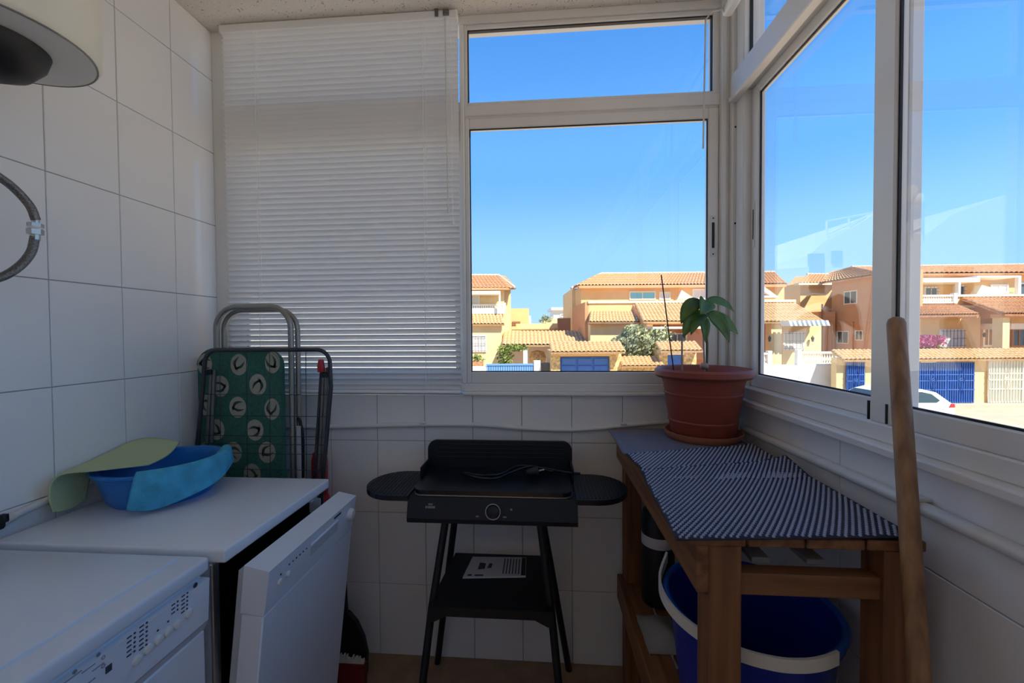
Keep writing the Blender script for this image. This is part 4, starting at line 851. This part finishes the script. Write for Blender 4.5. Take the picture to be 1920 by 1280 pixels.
obj('lower_roof', tiled_roof(rp_(1712, 592, 23.6), rp_(1836, 590, 23.6), rp_(1790, 571, 25.4), rp_(1700, 572, 25.4), 24), 'roof', hD); obj('lower_eave', eb(1724, 1834, 590, 596, 23.7, 24.5), 'eave', hD)
obj('porch_roof', tiled_roof(rp_(1884, 589, 22.4), rp_(2100, 589, 22.4), rp_(2100, 557, 25.6), rp_(1795, 557, 25.6), 40), 'roof', hD); obj('porch_eave', eb(1884, 2100, 588, 594, 22.5, 23.2), 'eave', hD)
obj('porch_gable', G().prism([(22.6, ez(590, 22.5, 1880)), (25.5, ez(557, 25.6, 1800)), (25.5, ez(600, 25.5, 1800))], ex(1795, 25.6)+.6, ex(1795, 25.6)+1.0, fnS), 'ochre_shaded', hD)
obj('porch_wall', eb(1880, 2100, 590, 700, 25.0, 27, ST), 'ochre', hD); obj('porch_pillar', eb(1880, 1893, 594, 700, 22.7, 23.2, ST), 'ochre_pale', hD)
ewin(hD, 1762, 1808, 617, 651, 24.55, 'curtain', 7, .12); ewin(hD, 1842, 1864, 606, 650, 25.15, 'brown_shade', 0, .12, 'trim_cream', 1); ewin(hD, 1896, 1925, 615, 650, 24.95, 'win_dark', 0, .12, 'brown_shade')
obj('shop_awning', eb(1896, 1960, 606, 617, 23.4, 25), 'awning', hD)
obj('wall_lamp', G().lathe([(0, 0), (.05, .03), (.08, .2), (0, .3)], rp_(1846, 632, 25), 8), 'iron', hD)
# ---- garden walls, gates and garages along the street
def coping(par, u0, u1, v0, v1, d, n, name='coping_tiles', m_='roof_pale', dd=.5):
    z0, z1 = ez(v1, d, (u0+u1)/2), ez(v0, d, (u0+u1)/2); x0, x1 = ex(u0, d), ex(u1, d)
    return obj(name, tiled_roof(E3(x0, d-dd, z0), E3(x1, d-dd, z0), E3(x1, d+.3, z1), E3(x0, d+.3, z1), n, .08), m_, par)
g1 = thing('garage', E3(ex(1098, 22.5), 23, ST), 'stone garage with a panelled blue door and tiled canopy, left of the olive bush', 'garage')
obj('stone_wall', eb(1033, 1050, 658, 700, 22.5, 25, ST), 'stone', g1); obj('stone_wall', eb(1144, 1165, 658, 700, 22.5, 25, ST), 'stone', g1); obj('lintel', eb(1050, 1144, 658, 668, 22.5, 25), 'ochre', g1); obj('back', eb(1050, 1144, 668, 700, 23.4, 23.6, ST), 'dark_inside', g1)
coping(g1, 1031, 1166, 641, 659, 22.5, 17, 'canopy_tiles', dd=.7)
gd = obj('garage_door', eb(1050, 1143, 669, 745, 22.75, 22.85, ST+.02), 'blue', g1)
for k in range(3):
    for j in range(3):
        u = 1053+30.5*k; v = 672+14*j; obj('door_panel', eb(u, u+26, v, v+10.5, 22.68, 22.78), 'blue', gd)
g2 = thing('garage', E3(ex(1270, 22.5), 23, ST), 'narrow stone gatehouse with a small blue door and tiled cap, behind the avocado plant', 'garage')
obj('stone_wall', eb(1236, 1252, 656, 700, 22.5, 24, ST), 'stone', g2); obj('stone_wall', eb(1283, 1306, 656, 700, 22.5, 24, ST), 'stone', g2); obj('lintel', eb(1252, 1283, 656, 665, 22.5, 24), 'white_wall', g2)
coping(g2, 1232, 1309, 641, 657, 22.5, 10, 'canopy_tiles', dd=.6); obj('blue_door', eb(1252, 1282, 666, 745, 22.7, 22.8, ST+.02), 'blue', g2)
bw1 = thing('garden_wall', E3(ex(1200, 22.7), 22.7, ST), 'low stone garden wall with tile coping under the olive bush', 'wall')
obj('stonework', eb(1164, 1238, 684, 720, 22.6, 22.9, ST), 'stone', bw1); coping(bw1, 1162, 1240, 669, 685, 22.6, 10)
bw2 = thing('garden_wall', E3(ex(1380, 22.7), 22.7, ST), 'low stone garden wall behind the window corner post', 'wall')
obj('stonework', eb(1306, 1436, 684, 720, 22.6, 22.9, ST), 'stone', bw2); balustrade(bw2, 1396, 1442, 661, 684, 22.7, 8)
bw3 = thing('garden_wall', E3(ex(1500, 22), 22, ST), 'bright white garden wall with a white balustrade on top, in front of the porch', 'wall')
obj('wall_face', eb(1433, 1569, 684, 720, 21.8, 22.1, ST), 'white_wall', bw3); balustrade(bw3, 1497, 1568, 659, 684, 21.95, 15)
bw4 = thing('garden_wall', E3(ex(1700, 21), 21, ST), 'long ochre garden wall with tile coping along the street on the right', 'wall')
for u0, u1 in ((1569, 1586), (1623, 1721), (1829, 1853), (1990, 2100)): obj('wall_pier', eb(u0, u1, 671, 760, 21.0, 21.35, ST), 'ochre_pale', bw4)
for u0, u1 in ((1586, 1623), (1721, 1829), (1853, 1990)): obj('lintel', eb(u0, u1, 671, 678, 21.0, 21.35), 'ochre_pale', bw4)
coping(bw4, 1568, 2100, 655, 672, 21.0, 66)
def metal_gate(name, u0, u1, v0, d, m_, leaves, label, n, sheet=True):
    x0, x1, z1, z0 = ex(u0, d), ex(u1, d), ez(v0, d, (u0+u1)/2), ST+.14
    e = thing(name, E3((x0+x1)/2, d, ST+.14), label, 'gate', 'metal gates in the garden wall'); w = (x1-x0)/leaves
    for L in range(leaves):
        a, b = x0+w*L+.02, x0+w*(L+1)-.02
        lf = obj('gate_leaf', frame_ring(a, b, z0, z1, .06, d-.03, d+.03, FNX), m_, e)
        if sheet: obj('gate_sheet', G().prism([(a+.05, z0+.05), (b-.05, z0+.05), (b-.05, z1-.05), (a+.05, z1-.05)], d+.0, d+.015, FNX), m_, lf)
        br_ = G()
        for k in range(n): x = a+(b-a)*(k+.5)/n; br_.tube([E3(x, d-.04, z0), E3(x, d-.04, z1)], .028 if sheet else .014, 6)
        obj('bars', br_, m_, lf)['kind'] = 'stuff'
        for f in (.33, .55, .70): obj('crossbar', G().prism([(a, z0+(z1-z0)*f-.02), (b, z0+(z1-z0)*f-.02), (b, z0+(z1-z0)*f+.02), (a, z0+(z1-z0)*f+.02)], d-.07, d-.05, FNX), m_, lf)
        cx, cz = (a+b)/2, z0+(z1-z0)*.56; dm = [(cx-.16, cz), (cx, cz-.8), (cx+.16, cz), (cx, cz+.8)]
        obj('diamond', G().tube([E3(p[0], d-.08, p[1]) for p in dm], .014, 5, True), m_ if sheet else 'iron', lf)
        sc = G()
        for q in range(4): sc.tube([E3(cx+.06*math.cos(PI/2*q)+.05*math.cos(t), d-.08, cz+.06*math.sin(PI/2*q)+.05*math.sin(t)) for t in [2*PI*i/8 for i in range(8)]], .010, 4, True)
        obj('scroll', sc, m_ if sheet else 'iron', lf)['kind'] = 'stuff'
    return e
metal_gate('metal_gate', 1587, 1622, 679, 20.9, 'blue', 1, 'narrow blue metal gate in the garden wall, left of the wooden pole', 9)
metal_gate('metal_gate', 1722, 1828, 679, 20.9, 'blue', 2, 'wide blue double metal gate in the garden wall behind the white car', 12)
metal_gate('metal_gate', 1854, 1988, 676, 20.9, 'gate_white', 2, 'cream double gate with thin bars and diamond ornament at the right edge', 12)
fl = thing('garden_fence', E3(ex(956, 23), 23, ST), 'pale blue ribbed fence panel at the foot of the left house', 'fence')
fg = G()
for k in range(20): fg.add(*(lambda b: (b.v, b.f))(eb(912+4.4*k, 915.4+4.4*k, 684, 720, 22.9, 22.96, ST)))
obj('fence_ribs', fg, 'blue_pale', fl)['kind'] = 'stuff'; obj('fence_sheet', eb(912, 1000, 684, 720, 22.96, 23.0, ST), 'blue_pale', fl); obj('fence_rail', eb(911, 1001, 682, 685, 22.85, 23.05), 'blue_pale', fl)
bw5 = thing('garden_wall', E3(ex(895, 23), 23, ST), 'white garden wall below the left house, beside the pale blue fence', 'wall')
obj('wall_face', eb(640, 911, 688, 720, 22.9, 23.2, ST), 'white_wall', bw5); obj('gate_pillar', eb(1001, 1013, 676, 720, 22.8, 23.1, ST), 'white_wall', bw5)
obj('blue_panel', eb(700, 800, 668, 712, 22.8, 22.88, ST), 'blue', bw5)
bn = thing('waste_container', E3(ex(1022, 23), 23, ST), 'dark grey container between the white pillar and the garage', 'container')
obj('bin_body', eb(1015, 1030, 684, 720, 23.3, 23.9, ST), 'grey_bin', bn); obj('bin_lid', eb(1014.5, 1030.5, 681, 685, 23.25, 23.95), 'grey_bin', bn)
pbx = thing('flower_box', E3(ex(894, 23.5), 24, ST), 'terracotta planter with greenery under the barred window', 'planter')
obj('planter', eb(884, 905, 678, 690, 24, 24.5, ST), 'roof', pbx); foliage(pbx, 'greenery', rp_(894, 671, 24.3), (.42, .3, .22), 160, .09, 'green_leaf', 4)
# ---- plants
ol = thing('olive_bush', E3(ex(1192, 24.2), 24.2, ST), 'rounded grey-green olive bush behind the low stone wall', 'bush')
foliage(ol, 'crown', rp_(1192, 642, 24.2), (1.45, 1.2, 1.05), 3200, .13, 'olive', 2); foliage(ol, 'side_sprays', rp_(1236, 630, 24.6), (.75, .7, .55), 500, .12, 'olive', 9)
obj('trunk', G().tube([E3(ex(1192, 24.2), 24.2, ST), E3(ex(1190, 24.2), 24.2, ez(650, 24.2))], [.14, .08], 8), 'bark', ol)
bg_ = thing('bougainvillea', E3(ex(1728, 22), 22, ST), 'pink bougainvillea flowering over the garden wall beside the wooden pole', 'bush')
foliage(bg_, 'blossom', rp_(1724, 642, 22.2), (1.25, .6, .38), 1500, .10, 'pink', 5); foliage(bg_, 'foliage', rp_(1724, 650, 22.4), (1.2, .6, .35), 300, .10, 'green_leaf', 6)
obj('trunk', G().tube([E3(ex(1724, 22.3), 22.3, ST), E3(ex(1724, 22.3), 22.3, ez(648, 22.3, 1724))], .06, 6), 'bark', bg_)
cl = thing('climbing_plant', E3(ex(952, 27), 27, ST), 'yellow-green climbing plant under the annex roof', 'plant')
foliage(cl, 'leaves', rp_(947, 668, 27), (.55, .4, .75), 420, .12, 'green_leaf', 11); foliage(cl, 'top_leaves', rp_(965, 652, 27), (.9, .4, .22), 260, .12, 'green_leaf', 12)
obj('trunk', G().tube([E3(ex(945, 27), 27, ST), E3(ex(945, 27), 27, ez(660, 27))], .05, 6), 'bark', cl)
# ---- parked car
CD0 = 15.9
ca = thing('parked_car', E3(ex(1688, CD0), CD0+.9, ST), 'white hatchback parked in the street in front of the blue double gate', 'car')
cx0 = ex(1582, CD0); Lc = 4.35; zb = ST
side = [(0, .35), (.02, .62), (.25, .80), (1.05, .98), (1.75, 1.44), (2.2, 1.55), (3.3, 1.54), (3.75, 1.42), (4.2, 1.02), (4.33, .92), (4.35, .35), (4.2, .25), (.2, .22)]
def car_sec(inset, sc_top): return [(cx0+x, zb+z) for x, z in side]
low = [(0, .35), (.02, .62), (.25, .80), (1.05, .97), (4.25, 1.0), (4.33, .92), (4.35, .35), (4.2, .25), (.2, .22)]
obj('body', G().prism([(cx0+x, zb+z) for x, z in low], CD0, CD0+1.78, FNX), 'car_white', ca)
cab = [(1.0, .96), (1.75, 1.44), (2.2, 1.55), (3.3, 1.54), (3.80, 1.42), (4.27, 1.0)]
def cabin(off, pts_): return [(cx0+x, zb+z) for x, z in pts_]
g = G(); n = len(cab); V = []
for s_, dd in ((0, CD0+.02), (1, CD0+1.76)):
    for x, z in cab: t = (z-.96)/.6; V.append(E3(cx0+x, dd+(.22*t if s_ == 0 else -.22*t), zb+z))
g.add(V, [tuple(range(n)), tuple(range(2*n-1, n-1, -1))]+[(k, (k+1) % n, n+(k+1) % n, n+k) for k in range(n)])
obj('cabin', g, 'car_white', ca)
def sidewin(pts_):
    V = [E3(cx0+x, CD0+.02+.22*(z-.96)/.6-e, zb+z) for e in (.012, -.01) for x, z in pts_]; n2 = len(pts_)
    return G().add(V, [tuple(range(n2)), tuple(range(2*n2-1, n2-1, -1))]+[(k, (k+1) % n2, n2+(k+1) % n2, n2+k) for k in range(n2)])
obj('side_window', sidewin([(1.40, 1.04), (1.86, 1.38), (2.25, 1.45), (2.55, 1.45), (2.55, 1.04)]), 'car_glass', ca)
obj('side_window', sidewin([(2.62, 1.04), (2.62, 1.45), (3.25, 1.44), (3.60, 1.36), (3.85, 1.12), (3.7, 1.04)]), 'car_glass', ca)
wsn = G(); wsn.add([E3(cx0+1.02, CD0+.16, zb+1.0), E3(cx0+1.02, CD0+1.62, zb+1.0), E3(cx0+1.72, CD0+1.50, zb+1.43), E3(cx0+1.72, CD0+.28, zb+1.43), E3(cx0+.99, CD0+.16, zb+1.01), E3(cx0+.99, CD0+1.62, zb+1.01), E3(cx0+1.69, CD0+1.50, zb+1.45), E3(cx0+1.69, CD0+.28, zb+1.45)], [(0, 1, 2, 3), (4, 7, 6, 5), (0, 3, 7, 4), (1, 5, 6, 2), (0, 4, 5, 1), (3, 2, 6, 7)])
obj('windscreen', wsn, 'car_glass', ca)
obj('tail_light', G().prism([(cx0+4.12, zb+.86), (cx0+4.35, zb+.86), (cx0+4.33, zb+.99), (cx0+4.2, zb+1.0)], CD0-.02, CD0+.12, FNX), 'tail_red', ca)
for x in (.80, 3.50):
    for dd in (CD0+.1, CD0+1.66):
        p = E3(cx0+x, dd, zb+.32); M_ = Matrix.Translation(p) @ Matrix.Rotation(YAW, 4, 'Z') @ Matrix.Rotation(PI/2, 4, 'X')
        wl_ = obj('wheel', G().lathe([(0, -.10), (.24, -.11), (.32, -.09), (.32, .09), (.24, .11), (0, .10)], n=20, M=M_), 'tyre', ca, 40)
        obj('hubcap', G().lathe([(0, .115), (.2, .112), (.2, .10)], n=14, M=M_), 'steel', wl_)
obj('aerial', G().tube([E3(cx0+3.1, CD0+.9, zb+1.53), E3(cx0+3.35, CD0+.9, zb+1.70)], .012, 5), 'iron', ca)
obj('door_mirror', G().lathe([(0, -.07), (.09, -.05), (.1, .02), (.05, .08), (0, .09)], E3(cx0+1.5, CD0-.08, zb+1.05), 8), 'car_white', ca)
# ---- white house to the left, mirrored in the right window
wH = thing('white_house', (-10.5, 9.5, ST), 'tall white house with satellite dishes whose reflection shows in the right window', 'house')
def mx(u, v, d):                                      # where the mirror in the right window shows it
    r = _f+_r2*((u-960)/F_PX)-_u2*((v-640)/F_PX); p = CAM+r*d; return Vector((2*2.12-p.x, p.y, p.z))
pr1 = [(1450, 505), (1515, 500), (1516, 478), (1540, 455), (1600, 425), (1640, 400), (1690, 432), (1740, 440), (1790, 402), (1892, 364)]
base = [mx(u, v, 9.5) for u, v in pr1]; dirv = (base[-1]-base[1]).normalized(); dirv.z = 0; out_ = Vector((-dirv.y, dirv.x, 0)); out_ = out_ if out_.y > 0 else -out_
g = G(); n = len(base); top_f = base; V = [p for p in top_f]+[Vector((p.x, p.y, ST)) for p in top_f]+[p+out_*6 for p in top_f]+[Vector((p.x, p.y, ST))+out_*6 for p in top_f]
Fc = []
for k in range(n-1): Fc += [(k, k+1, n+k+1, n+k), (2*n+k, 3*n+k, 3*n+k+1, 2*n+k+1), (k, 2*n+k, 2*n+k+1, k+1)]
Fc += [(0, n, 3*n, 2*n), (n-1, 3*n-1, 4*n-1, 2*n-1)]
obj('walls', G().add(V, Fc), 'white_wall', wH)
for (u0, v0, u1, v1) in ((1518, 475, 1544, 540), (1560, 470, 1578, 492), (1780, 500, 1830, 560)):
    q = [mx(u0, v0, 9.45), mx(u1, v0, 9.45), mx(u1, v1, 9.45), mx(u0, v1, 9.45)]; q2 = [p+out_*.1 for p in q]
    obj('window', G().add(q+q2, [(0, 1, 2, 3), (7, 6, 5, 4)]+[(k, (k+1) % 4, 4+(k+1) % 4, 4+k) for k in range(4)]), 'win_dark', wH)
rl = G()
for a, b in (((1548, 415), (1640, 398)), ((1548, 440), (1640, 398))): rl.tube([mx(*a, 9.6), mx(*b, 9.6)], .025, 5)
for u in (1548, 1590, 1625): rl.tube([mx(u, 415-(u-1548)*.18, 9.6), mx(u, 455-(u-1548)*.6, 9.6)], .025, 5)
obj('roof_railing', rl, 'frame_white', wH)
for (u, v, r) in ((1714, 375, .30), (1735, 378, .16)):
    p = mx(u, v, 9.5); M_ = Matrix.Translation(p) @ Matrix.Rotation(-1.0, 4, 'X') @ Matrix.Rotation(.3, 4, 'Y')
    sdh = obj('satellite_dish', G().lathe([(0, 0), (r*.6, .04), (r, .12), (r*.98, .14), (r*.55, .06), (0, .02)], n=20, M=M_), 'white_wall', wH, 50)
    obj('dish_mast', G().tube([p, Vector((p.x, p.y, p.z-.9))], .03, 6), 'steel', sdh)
